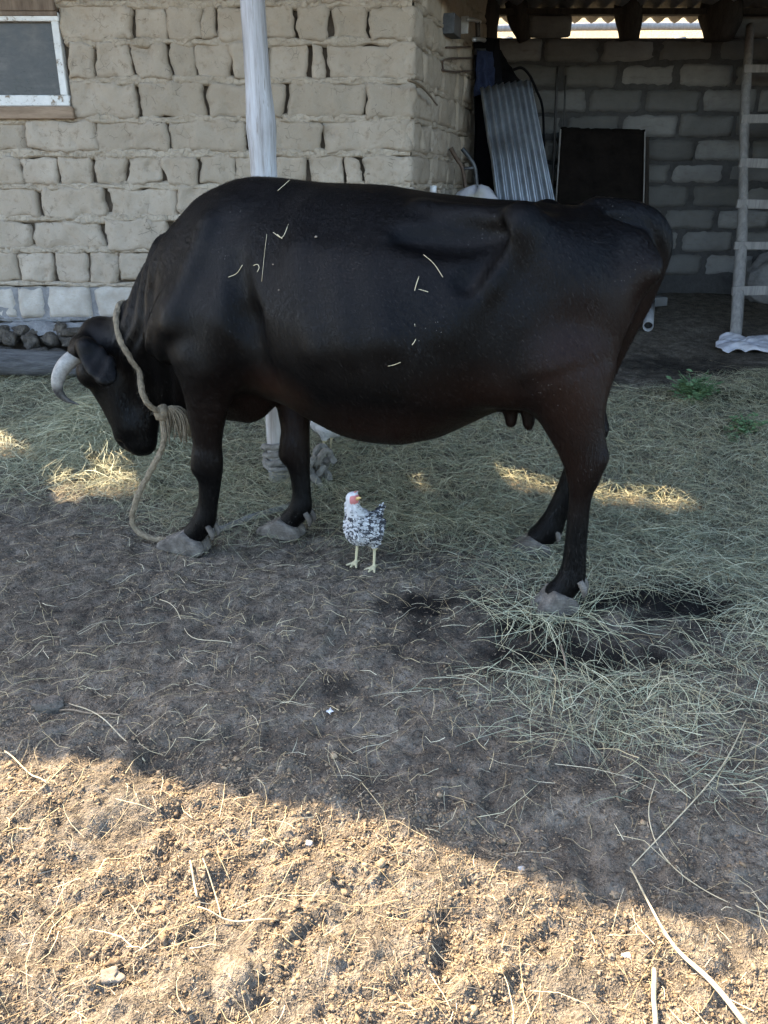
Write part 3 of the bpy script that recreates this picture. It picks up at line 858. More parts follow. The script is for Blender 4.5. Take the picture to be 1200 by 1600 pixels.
# ================================================================== COW
CY = math.radians(19)
CD = np.array([-math.cos(CY), math.sin(CY)]); CN = np.array([math.sin(CY), math.cos(CY)])
CO = np.array([0.0, 2.56])
def c2w(p):
    p = np.asarray(p, float)
    return np.stack([CO[0] + CD[0] * p[..., 0] - CN[0] * p[..., 1], CO[1] + CD[1] * p[..., 0] - CN[1] * p[..., 1], p[..., 2]], -1)
def w2c(p):
    p = np.asarray(p, float); q = p[..., :2] - CO
    return np.stack([q @ CD, -(q @ CN), p[..., 2]], -1)
def pl(x, y, v):
    """photo pixel to cow coordinates on the lengthwise plane v"""
    d = ray(x, y); t = (-v + CO @ CN) / (d[:2] @ CN); P = np.array([0, 0, CAM_H]) + d * t
    return np.array([(P[:2] - CO) @ CD, v, P[2]])

cf = Field((-.93, -.5, -.02), (1.32, .5, 1.33), .0085)
U_ = np.array([-.90, -.80, -.74, -.68, -.6, -.5, -.42, -.3, -.2, -.1, 0, .1, .2, .3, .42, .5, .58, .66, .74])
TOP = np.array([1.10, 1.115, 1.135, 1.146, 1.150, 1.155, 1.162, 1.170, 1.182, 1.195, 1.207, 1.212, 1.216, 1.220, 1.222, 1.215, 1.180, 1.11, 1.02])
BOT = np.array([.88, .82, .76, .71, .665, .635, .585, .52, .465, .437, .432, .448, .485, .525, .545, .53, .53, .56, .62])
HW = np.array([.10, .13, .165, .195, .225, .245, .27, .325, .355, .37, .37, .355, .33, .295, .255, .235, .215, .185, .15])
PU = np.array([2.6, 2.6, 2.6, 2.6, 2.5, 2.4, 2.2, 1.9, 1.8, 1.75, 1.72, 1.7, 1.7, 1.65, 1.6, 1.6, 1.7, 1.9, 2])
def smooth_prof(a):
    g = np.linspace(U_[0], U_[-1], 400); y = np.interp(g, U_, a)
    ker = np.exp(-np.linspace(-2, 2, 25) ** 2); ker /= ker.sum()
    return g, np.convolve(np.pad(y, 12, mode='edge'), ker, 'valid')
prof = {k: smooth_prof(a) for k, a in dict(t=TOP, b=BOT, w=HW, p=PU).items()}
def trunk(u, v, z):
    g = u[:, 0, 0]
    t, b, w, p = [np.interp(g, *prof[k])[:, None, None] for k in 'tbwp']
    zm = b + (t - b) * .47
    up = z > zm
    sz = np.where(up, (z - zm) / (t - zm), (zm - z) / (zm - b))
    pe = np.where(up, p, 2.15)
    q = (np.maximum(np.abs(v) / w, 1e-4) ** pe + np.maximum(sz, 1e-4) ** pe) ** (1 / pe)
    d = (q - 1) * np.minimum(w, (t - b) / 2) * .9
    urear = np.interp(z, [.55, .7, .8, .92, 1.02, 1.08, 1.16], [-.66, -.69, -.725, -.765, -.785, -.775, -.72])
    d = smax(d, urear - u, .09)
    return smax(d, u - .70, .16)
cf.add(trunk, (-.9, -.45, .40), (.8, .45, 1.3), .02)
# neck and dewlap
cf.chain([(.42, 0, .965, .205), (.60, 0, .905, .205), (.765, 0, .785, .155), (.91, 0, .685, .120), (1.035, 0, .655, .092)], .10, .80)
cf.cone((.57, 0, .98), (.71, 0, .94), .155, .085, .08, .55)
cf.cone((.72, 0, .945), (.90, 0, .755), .085, .065, .08, .6)
cf.chain([(.90, 0, .56, .05), (.80, 0, .515, .045), (.70, 0, .505, .045), (.60, 0, .50, .05)], .06, .5)
cf.cone((.52, 0, .64), (.84, 0, .60), .11, .09, .10, .55)
cf.cone((.50, 0, .56), (.62, 0, .60), .10, .09, .07, .75)       # brisket
cf.cone((.50, 0, .50), (.66, 0, .52), .045, .035, .06, .6)
# head
cf.chain([(1.055, 0, .665, .092), (1.065, 0, .60, .092), (1.035, 0, .49, .074), (.985, 0, .37, .062)], .05, .95)
cf.cone((1.085, 0, .715), (1.115, 0, .665), .05, .055, .04, 1.25)
cf.cone((.945, 0, .55), (.945, 0, .42), .100, .065, .06, .62)     # cheeks
cf.cone((.945, 0, .42), (.945, 0, .335), .06, .048, .05, .7)
cf.cone((1.000, 0, .345), (.950, 0, .320), .052, .046, .03, 1.02)  # muzzle
for sg in (-1, 1):
    cf.ell((1.085, sg * .085, .585), (.042, .03, .045), .04)       # brow
    cf.ell((1.012, sg * .045, .322), (.018, .014, .013), .018, sub=True)   # nostril
    cf.cone((1.0, sg * .055, .555), (.97, sg * .052, .40), .035, .026, .05)
    # ears
    cf.cone((1.085, sg * .09, .695), (1.075, sg * .135, .672), .026, .03, .03)
e0, e1 = pl(134, 540, .155), pl(171, 592, .185)
ec = (e0 + e1) / 2; ed = (e1 - e0); eL = np.linalg.norm(ed); ed /= eL
toC = np.append(w2c(np.array([0, 0, CAM_H])) - ec, 0)[:3]; toC /= np.linalg.norm(toC)
toC = toC + np.array([.1, .25, .35]); nn = toC - ed * (toC @ ed); nn /= np.linalg.norm(nn); ww = np.cross(nn, ed)
Rm = np.stack([ed, ww, nn], 1)
for sg in (1, -1):
    F1 = np.diag([1, sg, 1.0])
    cf.ell(F1 @ ec, (eL * .66, .052, .019), .02, F1 @ Rm)
    cf.ell(F1 @ (ec + nn * .022 + ed * .012), (eL * .46, .030, .012), .012, F1 @ Rm, sub=True)
    cf.cone(F1 @ e0, (1.085, sg * .10, .690), .03, .028, .03)
# shoulders and front legs
for sg in (1, -1):
    V_ = sg * .17
    cf.cone((.46, sg * .10, 1.08), (.595, sg * .19, .82), .07, .085, .07, .7)
    cf.cone((.60, sg * .175, .82), (.70, sg * .14, .74), .07, .075, .07)          # point of the shoulder
    cf.cone((.46, sg * .19, .82), (.52, sg * .185, .66), .095, .085, .08, .75)   # triceps
for sg in (1, -1):
    cf.cone((.50, sg * .155, 1.10), (.62, sg * .235, .80), .02, .022, .05)
    cf.cone((.44, sg * .235, .80), (.50, sg * .245, .68), .05, .035, .05, .6)
# groove behind the shoulder
for sg in (1, -1):
    cf.cone((.385, sg * .262, 1.0), (.335, sg * .292, .84), .030, .042, .05, 1.0, sub=True)
    cf.cone((.335, sg * .292, .84), (.295, sg * .29, .66), .042, .035, .05, 1.0, sub=True)
fn_ = [(.555, .18, .70, .105), (.545, .178, .60, .088), (.560, .175, .46, .066), (.566, .172, .385, .056), (.566, .172, .335, .056), (.571, .170, .265, .042), (.585, .170, .185, .041), (.606, .170, .125, .050), (.632, .170, .090, .047), (.652, .170, .066, .047)]
fn_ = [(a, b, c, r * (.86 if c < .5 else .95)) for a, b, c, r in fn_]
cf.chain(fn_, .03, .88)
ff_ = [(.42, -.16, .70, .11), (.375, -.11, .58, .082), (.350, -.06, .45, .064), (.345, -.05, .36, .056), (.343, -.05, .325, .055), (.336, -.05, .25, .041), (.333, -.05, .175, .041), (.340, -.05, .12, .049), (.362, -.05, .088, .046), (.382, -.05, .065, .046)]
ff_ = [(a, b, c, r * (.86 if c < .5 else .95)) for a, b, c, r in ff_]
cf.chain(ff_, .03, .88)
cf.cone((.575, .172, .365), (.588, .172, .325), .045, .043, .02); cf.cone((.355, -.05, .365), (.366, -.05, .325), .045, .043, .02)
# hind quarters
for sg in (1, -1):
    cf.cone((-.44, sg * .13, 1.03), (-.452, sg * .215, 1.115), .09, .036, .045)     # hook bone
    cf.cone((-.45, sg * .215, 1.10), (-.60, sg * .175, .98), .04, .06, .09)
    cf.cone((-.72, sg * .095, 1.03), (-.76, sg * .105, 1.00), .05, .05, .06)      # pin bone
    cf.cone((-.56, sg * .15, .92), (-.585, sg * .165, .74), .155, .125, .09, .7)
    cf.cone((-.47, sg * .185, .84), (-.44, sg * .205, .70), .10, .075, .09, .75)  # stifle
nh_ = [(-.57, .185, .75, .135), (-.610, .195, .65, .100), (-.640, .2, .555, .070), (-.662, .2, .48, .056), (-.664, .2, .43, .048), (-.664, .2, .36, .035), (-.664, .2, .25, .034), (-.665, .2, .16, .039), (-.660, .2, .115, .046), (-.648, .203, .088, .045), (-.630, .206, .065, .045)]
nh_ = [(a, b, c, r * (.92 if c < .45 else 1)) for a, b, c, r in nh_]
cf.chain(nh_, .035, .85)
cf.cone((-.640, .195, .62), (-.702, .2, .50), .05, .026, .03, .8); cf.cone((-.702, .2, .50), (-.685, .2, .43), .024, .024, .02)
fh_ = [(-.53, -.185, .75, .13), (-.545, -.195, .64, .098), (-.600, -.2, .53, .070), (-.622, -.2, .44, .058), (-.617, -.2, .38, .049), (-.594, -.2, .30, .039), (-.570, -.2, .22, .036), (-.545, -.2, .145, .040), (-.530, -.2, .105, .046), (-.518, -.2, .085, .045), (-.498, -.2, .062, .045)]
fh_ = [(a - .012, b, c, r * (1.02 if c < .45 else 1)) for a, b, c, r in fh_]
cf.chain(fh_, .035, .85)
cf.cone((-.60, -.195, .62), (-.672, -.2, .47), .05, .027, .03, .8); cf.cone((-.672, -.2, .47), (-.645, -.2, .40), .024, .024, .02)
# hollows of the flank and beside the tail head, the transverse shelf, soft ribs
for sg in (1, -1):
    cf.cone((-.15, sg * .12, 1.138), (-.42, sg * .17, 1.122), .022, .030, .035)
    cf.ell((-.27, sg * .232, 1.075), (.15, .040, .036), .05, sub=True)
    cf.cone((-.455, sg * .205, 1.08), (-.37, sg * .243, .97), .040, .034, .05)
    cf.cone((-.37, sg * .243, .97), (-.28, sg * .275, .85), .034, .028, .07)
    cf.cone((-.405, sg * .228, 1.085), (-.335, sg * .295, .97), .012, .016, .06, sub=True)
    cf.ell((-.70, sg * .065, 1.118), (.055, .022, .018), .03, sub=True)
    for i, uu in enumerate((.155, .05, -.05)):
        cf.cone((uu + .01, sg * (.228 + .008 * i), 1.03 - .02 * i), (uu - .075, sg * (.308 + .008 * i), .78 + .02 * i), .018, .030, .07)
# tail
cf.chain([(-.62, 0, 1.135, .04), (-.72, 0, 1.128, .036), (-.775, -.01, 1.098, .034), (-.797, -.03, 1.03, .030), (-.765, -.05, .90, .026), (-.715, -.06, .75, .024), (-.672, -.07, .60, .022), (-.650, -.08, .50, .03), (-.63, -.09, .38, .02)], .025)
# udder
cf.ell((-.44, .0, .655), (.13, .115, .075), .05)
for uu, vv in ((-.425, .075), (-.480, .085), (-.405, -.06), (-.475, -.06)):
    cf.cone((uu, vv, .61), (uu - .006, vv + .004, .545), .026, .017, .02)

V, Fc = cf.mesh()
# broad muscle unevenness
nrm = cf.normal(V)
dsp = .004 * fbm(V[:, 0] * 7, V[:, 1] * 7, V[:, 2] * 7, octv=2)
nk = sstep(.66, .78, V[:, 0]) * (1 - sstep(.92, 1.0, V[:, 0])) * (V[:, 1] > 0)
dsp += nk * .005 * np.sin(V[:, 0] * 95 + V[:, 2] * 34 + 2.5 * vnoise(V[:, 0] * 9, V[:, 2] * 9))      # neck folds
V = V + nrm * dsp[:, None]
# coat colour mask: browner on thigh, belly and elbow
br = np.zeros(len(V))
for c, r, a in [((-.66, .2, .72), (.16, .4, .22), .9), ((-.2, .2, .52), (.5, .4, .10), .65), ((.27, .25, .60), (.14, .3, .09), 1.0), ((-.60, .15, .50), (.2, .5, .18), .5), ((.40, -.05, .5), (.3, .4, .2), .5), ((-.75, .1, .85), (.1, .3, .2), .6), ((-.4, .3, .65), (.2, .3, .1), .5), ((.66, .1, .63), (.05, .1, .06), .5)]:
    q = np.sqrt((((V - np.array(c)) / np.array(r)) ** 2).sum(1)); br = np.maximum(br, a * np.clip(1.3 - q, 0, 1))
t = NT('cow_coat')
co = t.coord((1, 1, 1))
n = t.noise(t.coord((60, 60, 16)), 3, 5, .7); n2 = t.noise(co, 4, 4); n3 = t.noise(t.coord((150, 150, 38)), 4, 3, .7)
c = t.mix(t.ramp(n2, [(.35, (0, 0, 0)), (.7, (1, 1, 1))]), (.0012, .0011, .0012), (.0021, .0018, .0018))
c = t.mix(t.math('MULTIPLY', t.attr(), t.math('ADD', t.math('MULTIPLY', n, .6), .6)), c, (.017, .0075, .0045))
c = t.mix(t.ramp(n3, [(.66, (0, 0, 0)), (.8, (.35, .35, .35))]), c, (.03, .028, .028))
fk = t.math('MULTIPLY', t.math('LESS_THAN', t.voro(co, 95), .10), t.math('GREATER_THAN', t.noise(co, 5, 3), .60))
c = t.mix(t.math('MULTIPLY', fk, .5), c, (.30, .28, .25))
t.base(c); t.set(Roughness=t.ramp(n, [(.3, (.30, .30, .30)), (.7, (.46, .46, .46))]), Specular_IOR_Level=.10)
t.bump(t.math('ADD', t.math('MULTIPLY', n, .5), t.math('MULTIPLY', n3, .6)), .6, .006); M['cow_coat'] = t.m
cow = tag(empty('cow', (*CO, 0)), 'dark brown-black horned cow with rope round its neck grazing on hay', 'cow')
par(make('cow_body', c2w(V), Fc[:, ::-1] if False else Fc, M['cow_coat'], None, True, cols=np.repeat(br[:, None], 3, 1)), cow)
cbody = COL.objects['cow_body']; fixn(cbody)

def cow_hit(x, y, off=0.0):
    """first point of the cow's surface seen through a photo pixel"""
    d = ray(x, y); d = d / np.linalg.norm(d); ts = np.arange(1.6, 4.2, .006)
    P = np.array([0, 0, CAM_H]) + ts[:, None] * d; s_ = cf.sample(w2c(P)); inb = np.all((w2c(P) > cf.lo) & (w2c(P) < cf.lo + (cf.n - 1) * cf.step), axis=1)
    k = np.argmax((s_ < off) & inb)
    return P[k] if (s_[k] < off) and inb[k] else None

# horns
t = NT('horn'); c = t.mix(t.ramp(t.noise(t.coord((1, 1, 1)), 55, 5, .7), [(.35, (0, 0, 0)), (.65, (.7, .7, .7))]), t.attr(), (.12, .108, .09)); t.base(c); t.set(Roughness=.55); t.bump(t.noise(t.coord(), 90), .5, .003); M['horn'] = t.m
hp = [pl(140, 550, .10), pl(120, 556, .135), pl(102, 570, .165), pl(91, 590, .185), pl(91, 610, .19), pl(103, 624, .18), pl(123, 632, .165)]
for sg in (1, -1):
    pts = spline(np.array(hp) * np.array([1, sg, 1]), 8)
    v, f = tube_arrays(c2w(pts), [.028, .028, .027, .023, .017, .010, .002], 14)
    tt_ = np.repeat(np.linspace(0, 1, len(pts)), 14)
    w = sstep(.56, .66, tt_)[:, None]
    colr = (1 - w) * np.array([.27, .255, .225]) + w * np.array([.02, .019, .018])
    b_ = sstep(.25, .05, tt_)[:, None] if False else (1 - sstep(.05, .3, tt_))[:, None]
    colr = colr * (1 - .35 * b_)
    o = make('horn', v, f, M['horn'], None, True, cols=colr); fixn(o); par(o, cow)
# eyes
simple('eye', (.004, .003, .003), (.012, .008, .006), 10, .12, 0, .001, spec=.6)
for sg in (1, -1):
    V2, F2 = blob_arrays((1.082, sg * .104, .582), (.012, .009, .012), 3, 2, 0); par(make('eye', c2w(V2), F2, M['eye'], None, True), cow)
# hooves: two claws each
t = NT('hoof_horn'); co = t.coord(kind='World'); n = t.noise(co, 22, 5, .7); n2 = t.noise(t.coord((8, 8, 90), 'World'), 3, 4); n3 = t.noise(co, 120, 3)
c = t.ramp(n, [(.3, (.042, .035, .028)), (.5, (.10, .086, .070)), (.7, (.18, .158, .132))]); c = t.mix(t.ramp(n2, [(.5, (0, 0, 0)), (.7, (.5, .5, .5))]), c, (.06, .05, .042))
t.base(c); t.set(Roughness=.85); t.bump(t.math('ADD', n2, n3), .6, .005); M['hoof_horn'] = t.m
def hoof(p, yaw, L, name='hoof', hh=.075, W=.052):
    f = Field((-.09, -.085, -.01), (L + .03, .085, hh + .06), .0045)
    def fn(u, v, z):
        best = None
        for sg in (-1, 1):
            vc = sg * (.0235 + .012 * np.clip(u, 0, 1))
            w = np.interp(u, [-.06, 0, L * .55, L], [.018, .0245, .0235, .015])
            topz = np.interp(u, [-.07, -.04, .0, .028, L * .6, L], [hh * .42, hh * .55, hh * .82, hh * .95, hh * .58, .022])
            d = smax(np.abs(v - vc) - w, (z - topz) * .85, .014); d = smax(d, -z, .006); d = smax(d, -.055 - u, .03); d = smax(d, u - L, .02)
            best = d if best is None else smin(best, d, .012)
        return best
    f.add(fn, (-.08, -.08, -.0), (L + .02, .08, hh + .05), .004)
    V3, F3 = f.mesh(); cz, sz = math.cos(yaw), math.sin(yaw)
    V3 = np.stack([p[0] + V3[:, 0] * cz - V3[:, 1] * sz, p[1] + V3[:, 0] * sz + V3[:, 1] * cz, p[2] + V3[:, 2]], -1)
    o = make(name, c2w(V3), F3, M['hoof_horn'], None, True); fixn(o); return par(o, cow)
def gz_at(u, v):
    w = c2w(np.array([u, v, 0.0])); return float(gbase(np.array([w[0]]), np.array([w[1]]))[0])
hoof((.655, .172, gz_at(.66, .17) + .003), math.radians(-3), .145, hh=.086)
hoof((.385, -.05, gz_at(.38, -.05) + .003), math.radians(-4), .13, hh=.082)
hoof((-.635, .208, gz_at(-.6, .2) + .003), math.radians(28), .085, hh=.078)
hoof((-.505, -.2, gz_at(-.5, -.2) + .003), math.radians(0), .10, hh=.075)
for (u, v, z) in [(.572, .190, .10), (.572, .152, .10), (.300, -.030, .10), (.300, -.070, .10), (-.700, .222, .11), (-.700, .185, .11), (-.570, -.18, .10), (-.570, -.22, .10)]:
    mb = MB(); mb.tube(spline([c2w(np.array(q)) for q in ((u + .012, v, z + .01), (u - .004, v, z - .018), (u - .004, v * 1.0, z - .040))], 4), [.010, .011, .009, .004], 9)
    par(mb.build('dewclaw', M['hoof_horn'], None, True), cow)

# short coat hair lying back along the body
n_h = 210000
tri = rng.integers(0, len(Fc), n_h); wq = rng.random((n_h, 2))
P4 = V[Fc[tri]]
P = (P4[:, 0] * ((1 - wq[:, :1]) * (1 - wq[:, 1:])) + P4[:, 1] * (wq[:, :1] * (1 - wq[:, 1:])) + P4[:, 2] * (wq[:, :1] * wq[:, 1:]) + P4[:, 3] * ((1 - wq[:, :1]) * wq[:, 1:]))
N = cf.normal(P)
fl = np.stack([np.where(P[:, 2] < .55, -.1, -.75), np.zeros(n_h), np.full(n_h, -.7)], -1)
fl += .35 * np.stack([vnoise(P[:, 0] * 5 + k * 7, P[:, 1] * 5, P[:, 2] * 5) for k in range(3)], -1) + rng.normal(0, .14, (n_h, 3))
fl -= N * (fl * N).sum(1)[:, None]; fl /= np.linalg.norm(fl, axis=1)[:, None] + 1e-9
sd = np.cross(N, fl); Lh = rng.uniform(.007, .014, (n_h, 1)); top_ = np.clip(P[:, 2:3] - 1.15, 0, .1) * 2
Vh = np.stack([P + sd * .00055, P - sd * .00055, P + fl * Lh + N * (.0012 + Lh * (.10 + top_))], 1).reshape(-1, 3)
t = NT('cow_hair'); t.base(t.attr()); t.set(Roughness=.38, Specular_IOR_Level=.12); M['cow_hair'] = t.m
hb = br[Fc[tri, 0]][:, None]; rn = rng.random((n_h, 1))
hc = (np.array([[.0014, .0012, .0012]]) * (1 - hb) + hb * np.array([[.016, .0072, .0044]])) * (.5 + rn) + (rng.random((n_h, 1)) < .05) * np.array([[.022, .019, .017]])
hc = np.repeat(hc, 3, axis=0)
o = par(make('coat_hair', c2w(Vh), np.arange(3 * n_h).reshape(-1, 3), M['cow_hair'], None, False, cols=hc), cow); o['kind'] = 'stuff'

# ================================================================== HAY, STRAW, CLODS
def ribbons(name, X, Y, yaw, L, W, lift, col, label, cat, seg=3, bend=.5, droop=True, arch=.02, mat='hay', pitch=0.0, zoff=0.0):
    """flat curved blades lying on the ground, joined into one object"""
    n = len(X); ts = np.linspace(0, 1, seg + 1)
    k = rng.normal(0, bend, n); px, py = X.copy(), Y.copy(); ang = yaw - k / 2
    pts = []; roll = rng.uniform(-.9, .9, n); tilt = rng.normal(0, pitch, n) if pitch else np.zeros(n)
    for i in range(seg + 1):
        pts.append((px.copy(), py.copy(), ang.copy()))
        px = px + np.cos(ang) * L / seg; py = py + np.sin(ang) * L / seg; ang = ang + k / seg + rng.normal(0, .12, n)
    V = np.zeros((n, seg + 1, 2, 3))
    for i, (qx, qy, an) in enumerate(pts):
        z = gfull(qx, qy) + lift + arch * rng.uniform(.2, 1, n) * math.sin(math.pi * ts[i]) + np.maximum(tilt, -.1) * L * ts[i] + .002 + zoff
        w = W * (1 - .55 * ts[i]) / 2
        nx, ny = -np.sin(an) * np.cos(roll), np.cos(an) * np.cos(roll); nz = np.sin(roll)
        for sgi, sg in enumerate((-1, 1)):
            V[:, i, sgi, 0] = qx + sg * w * nx; V[:, i, sgi, 1] = qy + sg * w * ny; V[:, i, sgi, 2] = z + sg * w * nz
    base = np.arange(n)[:, None] * (seg + 1) * 2
    f = []
    for i in range(seg):
        f.append(np.stack([base[:, 0] + 2 * i, base[:, 0] + 2 * i + 1, base[:, 0] + 2 * i + 3, base[:, 0] + 2 * i + 2], -1))
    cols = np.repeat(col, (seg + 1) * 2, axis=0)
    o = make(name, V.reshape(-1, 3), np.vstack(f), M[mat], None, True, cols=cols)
    return stuff(o, label, cat)
PAL = np.array([.80, .79, .66]) * np.array([[.43, .39, .27], [.35, .345, .25], [.28, .295, .215], [.54, .50, .38], [.35, .31, .21], [.22, .235, .175], [.48, .47, .37]])
PAL_DRY = np.array([.86, .84, .76]) * np.array([[.50, .41, .25], [.58, .49, .32], [.42, .33, .19], [.33, .25, .145], [.62, .55, .40]])
def pick(n, pal, var=.18, dark=0.0):
    c = pal[rng.integers(0, len(pal), n)] * rng.uniform(1 - var, 1 + var, (n, 1))
    return np.clip(c, 0, .8)
def hay_density(X, Y):
    yb = np.interp(X, [-2, -1.0, -.7, -.3, 0, .25, .45, .7, 1.0, 1.6], [3.05, 2.95, 2.82, 2.72, 2.55, 2.42, 2.25, 2.12, 1.95, 1.8])
    d = sstep(-.12, .40, Y - yb + .22 * fbm(X * 3, Y * 3, octv=2))
    far = 1 - sstep(4.15, 4.75, Y + .25 * vnoise(X * 2.5, Y * 2.5)) * np.where(X > .9, 1, .25) * 1.0
    d = d * far
    for cx, cy, rx, ry, a in [(.62, 1.68, .30, .18, .75), (.42, 1.72, .22, .14, .5), (.9, 1.95, .25, .25, .35), (.85, 1.45, .3, .2, .22)]:
        q = np.sqrt(((X - cx) / rx) ** 2 + ((Y - cy) / ry) ** 2); d = np.maximum(d, a * np.clip(1.35 - q + .3 * vnoise(X * 8, Y * 8), 0, 1))
    bare = np.zeros_like(X)                # dung-wet trampled hollows round the hind hooves
    for cx, cy, rx, ry in [(.38, 2.08, .30, .20), (.58, 1.98, .36, .13), (.95, 2.22, .28, .11)]:
        bare = np.maximum(bare, np.clip(1.5 * (1.15 - np.sqrt(((X - cx) / rx) ** 2 + ((Y - cy) / ry) ** 2) + .25 * vnoise(X * 9, Y * 9)), 0, .97))
    return np.clip(d * (1 - bare), 0, 1) * sstep(-.5, .5, d + .35 + fbm(X * 6 + 9, Y * 6, octv=2) * .8)
def scatter(n, x0, x1, y0, y1, dens):
    X = rng.uniform(x0, x1, n); Y = rng.uniform(y0, y1, n); k = rng.random(n) < dens(X, Y); return X[k], Y[k]
def view(X, Y): return np.abs(X) < .56 * Y + .35
# thick mat of hay
X, Y = scatter(210000, -2.9, 3.0, 1.3, 4.85, lambda x, y: hay_density(x, y) * view(x, y) * np.interp(y, [1.3, 2.6, 4.8], [1, .9, .55]))
n = len(X)
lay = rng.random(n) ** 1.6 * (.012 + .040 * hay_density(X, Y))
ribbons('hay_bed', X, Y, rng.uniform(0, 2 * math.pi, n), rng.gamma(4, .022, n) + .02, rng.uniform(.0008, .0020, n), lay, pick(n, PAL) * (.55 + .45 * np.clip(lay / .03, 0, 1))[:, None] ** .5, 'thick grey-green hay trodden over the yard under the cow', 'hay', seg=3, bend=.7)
# upper loose stalks
X, Y = scatter(7000, -2.9, 3.0, 1.3, 4.8, lambda x, y: hay_density(x, y) * view(x, y))
n = len(X)
ribbons('loose_hay', X, Y, rng.uniform(0, 2 * math.pi, n), rng.gamma(4, .034, n) + .04, rng.uniform(.0010, .0024, n), .010 + .02 * rng.random(n), pick(n, PAL_DRY * .85), 'longer pale stalks lying loose on top of the hay', 'hay', seg=4, bend=.8, pitch=.05)
# heap being eaten, in front of the muzzle
def heap(x, y): return np.exp(-(((x + 1.30) / .30) ** 2 + ((y - 3.75) / .33) ** 2))
X, Y = scatter(30000, -2.0, -.7, 3.1, 4.4, lambda x, y: heap(x, y) * .6); n = len(X)
ribbons('hay_heap', X, Y, rng.uniform(0, 2 * math.pi, n), rng.gamma(4, .03, n) + .04, rng.uniform(.0014, .0032, n), .03 + .10 * heap(X, Y) * rng.random(n), pick(n, PAL * 1.05), 'small heap of fresh hay at the cow\'s muzzle', 'hay', seg=3, bend=.7)
# tuft round the near hind hoof
cxy = c2w(np.array([-.63, .24, 0]))
X = rng.normal(cxy[0] - .03, .085, 240); Y = rng.normal(cxy[1] - .02, .055, 240); n = len(X)
ribbons('hay_tuft', X, Y, rng.uniform(0, 2 * math.pi, n), rng.gamma(5, .025, n) + .05, rng.uniform(.0010, .0024, n), .006 + .015 * rng.random(n), pick(n, PAL * 1.05), 'tangle of hay caught round the near hind hoof', 'hay', seg=4, bend=.6, pitch=.12)
# thin scatter of straw over bare earth
X, Y = scatter(10500, -2.0, 2.0, .8, 3.2, lambda x, y: view(x, y) * (1 - .8 * sunlit(x, y)) * np.clip(.55 + .6 * vnoise(x * 2.2, y * 2.2), .12, 1) * (1 - .6 * damp_mask(x, y))); n = len(X)
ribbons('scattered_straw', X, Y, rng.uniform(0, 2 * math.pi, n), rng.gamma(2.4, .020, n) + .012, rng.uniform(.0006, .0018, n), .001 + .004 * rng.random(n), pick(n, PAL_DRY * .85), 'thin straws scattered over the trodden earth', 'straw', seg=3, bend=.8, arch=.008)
X, Y = scatter(1500, -1.4, 1.4, .74, 1.8, lambda x, y: view(x, y) * sunlit(x, y) * .7); n = len(X)
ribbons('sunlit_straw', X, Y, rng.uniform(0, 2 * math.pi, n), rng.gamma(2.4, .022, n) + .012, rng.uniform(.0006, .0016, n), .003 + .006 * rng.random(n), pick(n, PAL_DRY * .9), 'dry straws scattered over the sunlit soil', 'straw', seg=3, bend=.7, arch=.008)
# chaff and short fibres
X, Y = scatter(110000, -1.3, 1.3, .74, 2.9, lambda x, y: view(x, y) * (.42 + .58 * sunlit(x, y)) * np.clip(.6 + .7 * vnoise(x * 5 + 3, y * 5), .1, 1) * (1 - .85 * damp_mask(x, y))); n = len(X)
pc = pick(n, np.array([[.25, .19, .12], [.17, .125, .078], [.32, .25, .165], [.10, .073, .046], [.14, .105, .066]]))
ribbons('chaff', X, Y, rng.uniform(0, 2 * math.pi, n), rng.gamma(1.6, .0048, n) + .002, rng.uniform(.0005, .0016, n), .0005 + .007 * rng.random(n), pc, 'short chaff trodden into the earth', 'chaff', seg=1, bend=.2, arch=0, pitch=.25)
# crumbs and clods of earth
def crumbs(name, X, Y, R, col, label, hi=False, sink=.25):
    n = len(X)
    import bmesh
    bm = bmesh.new(); bmesh.ops.create_icosphere(bm, subdivisions=3 if hi else 1, radius=1)
    B = np.array([v.co[:] for v in bm.verts]); F = np.array([[q.index for q in f.verts] for f in bm.faces]); bm.free()
    m = len(B)
    if hi:
        off = rng.uniform(0, 300, (n, 1)); b = [np.broadcast_to(B[:, k], (n, m)) for k in range(3)]
        J = 1 + .5 * vnoise(b[0] * 1.4 + off, b[1] * 1.4 + off, b[2] * 1.4) + .28 * vnoise(b[0] * 3.4 + off, b[1] * 3.4, b[2] * 3.4 + off) + .3 * vnoise(b[0] * 7 + off, b[1] * 8, b[2] * 8)
    else: J = 1 + rng.normal(0, .30, (n, m))
    yaw = rng.uniform(0, 2 * math.pi, n); sx, sy, sz = R * rng.uniform(.7, 1.5, n), R * rng.uniform(.6, 1.1, n), R * rng.uniform(.4, .9, n)
    P = B[None] * J[..., None] * np.stack([sx, sy, sz], -1)[:, None, :]
    c, s_ = np.cos(yaw)[:, None], np.sin(yaw)[:, None]; tl = rng.normal(0, .4, (n, 1))
    P = np.stack([P[..., 0], P[..., 1] - P[..., 2] * tl, P[..., 2] + P[..., 1] * tl], -1)
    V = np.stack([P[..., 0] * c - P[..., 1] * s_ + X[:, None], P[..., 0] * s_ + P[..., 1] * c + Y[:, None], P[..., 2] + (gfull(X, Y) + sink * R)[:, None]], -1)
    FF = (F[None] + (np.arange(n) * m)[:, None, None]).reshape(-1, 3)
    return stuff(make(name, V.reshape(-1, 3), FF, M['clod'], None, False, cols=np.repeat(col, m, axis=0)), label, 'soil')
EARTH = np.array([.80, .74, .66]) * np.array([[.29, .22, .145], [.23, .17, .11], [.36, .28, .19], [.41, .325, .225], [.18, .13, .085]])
dens = lambda x, y: view(x, y) * sunlit(x, y) * np.clip(.55 + .9 * vnoise(x * 7, y * 7) + .5 * vnoise(x * 19, y * 19), .02, 1)
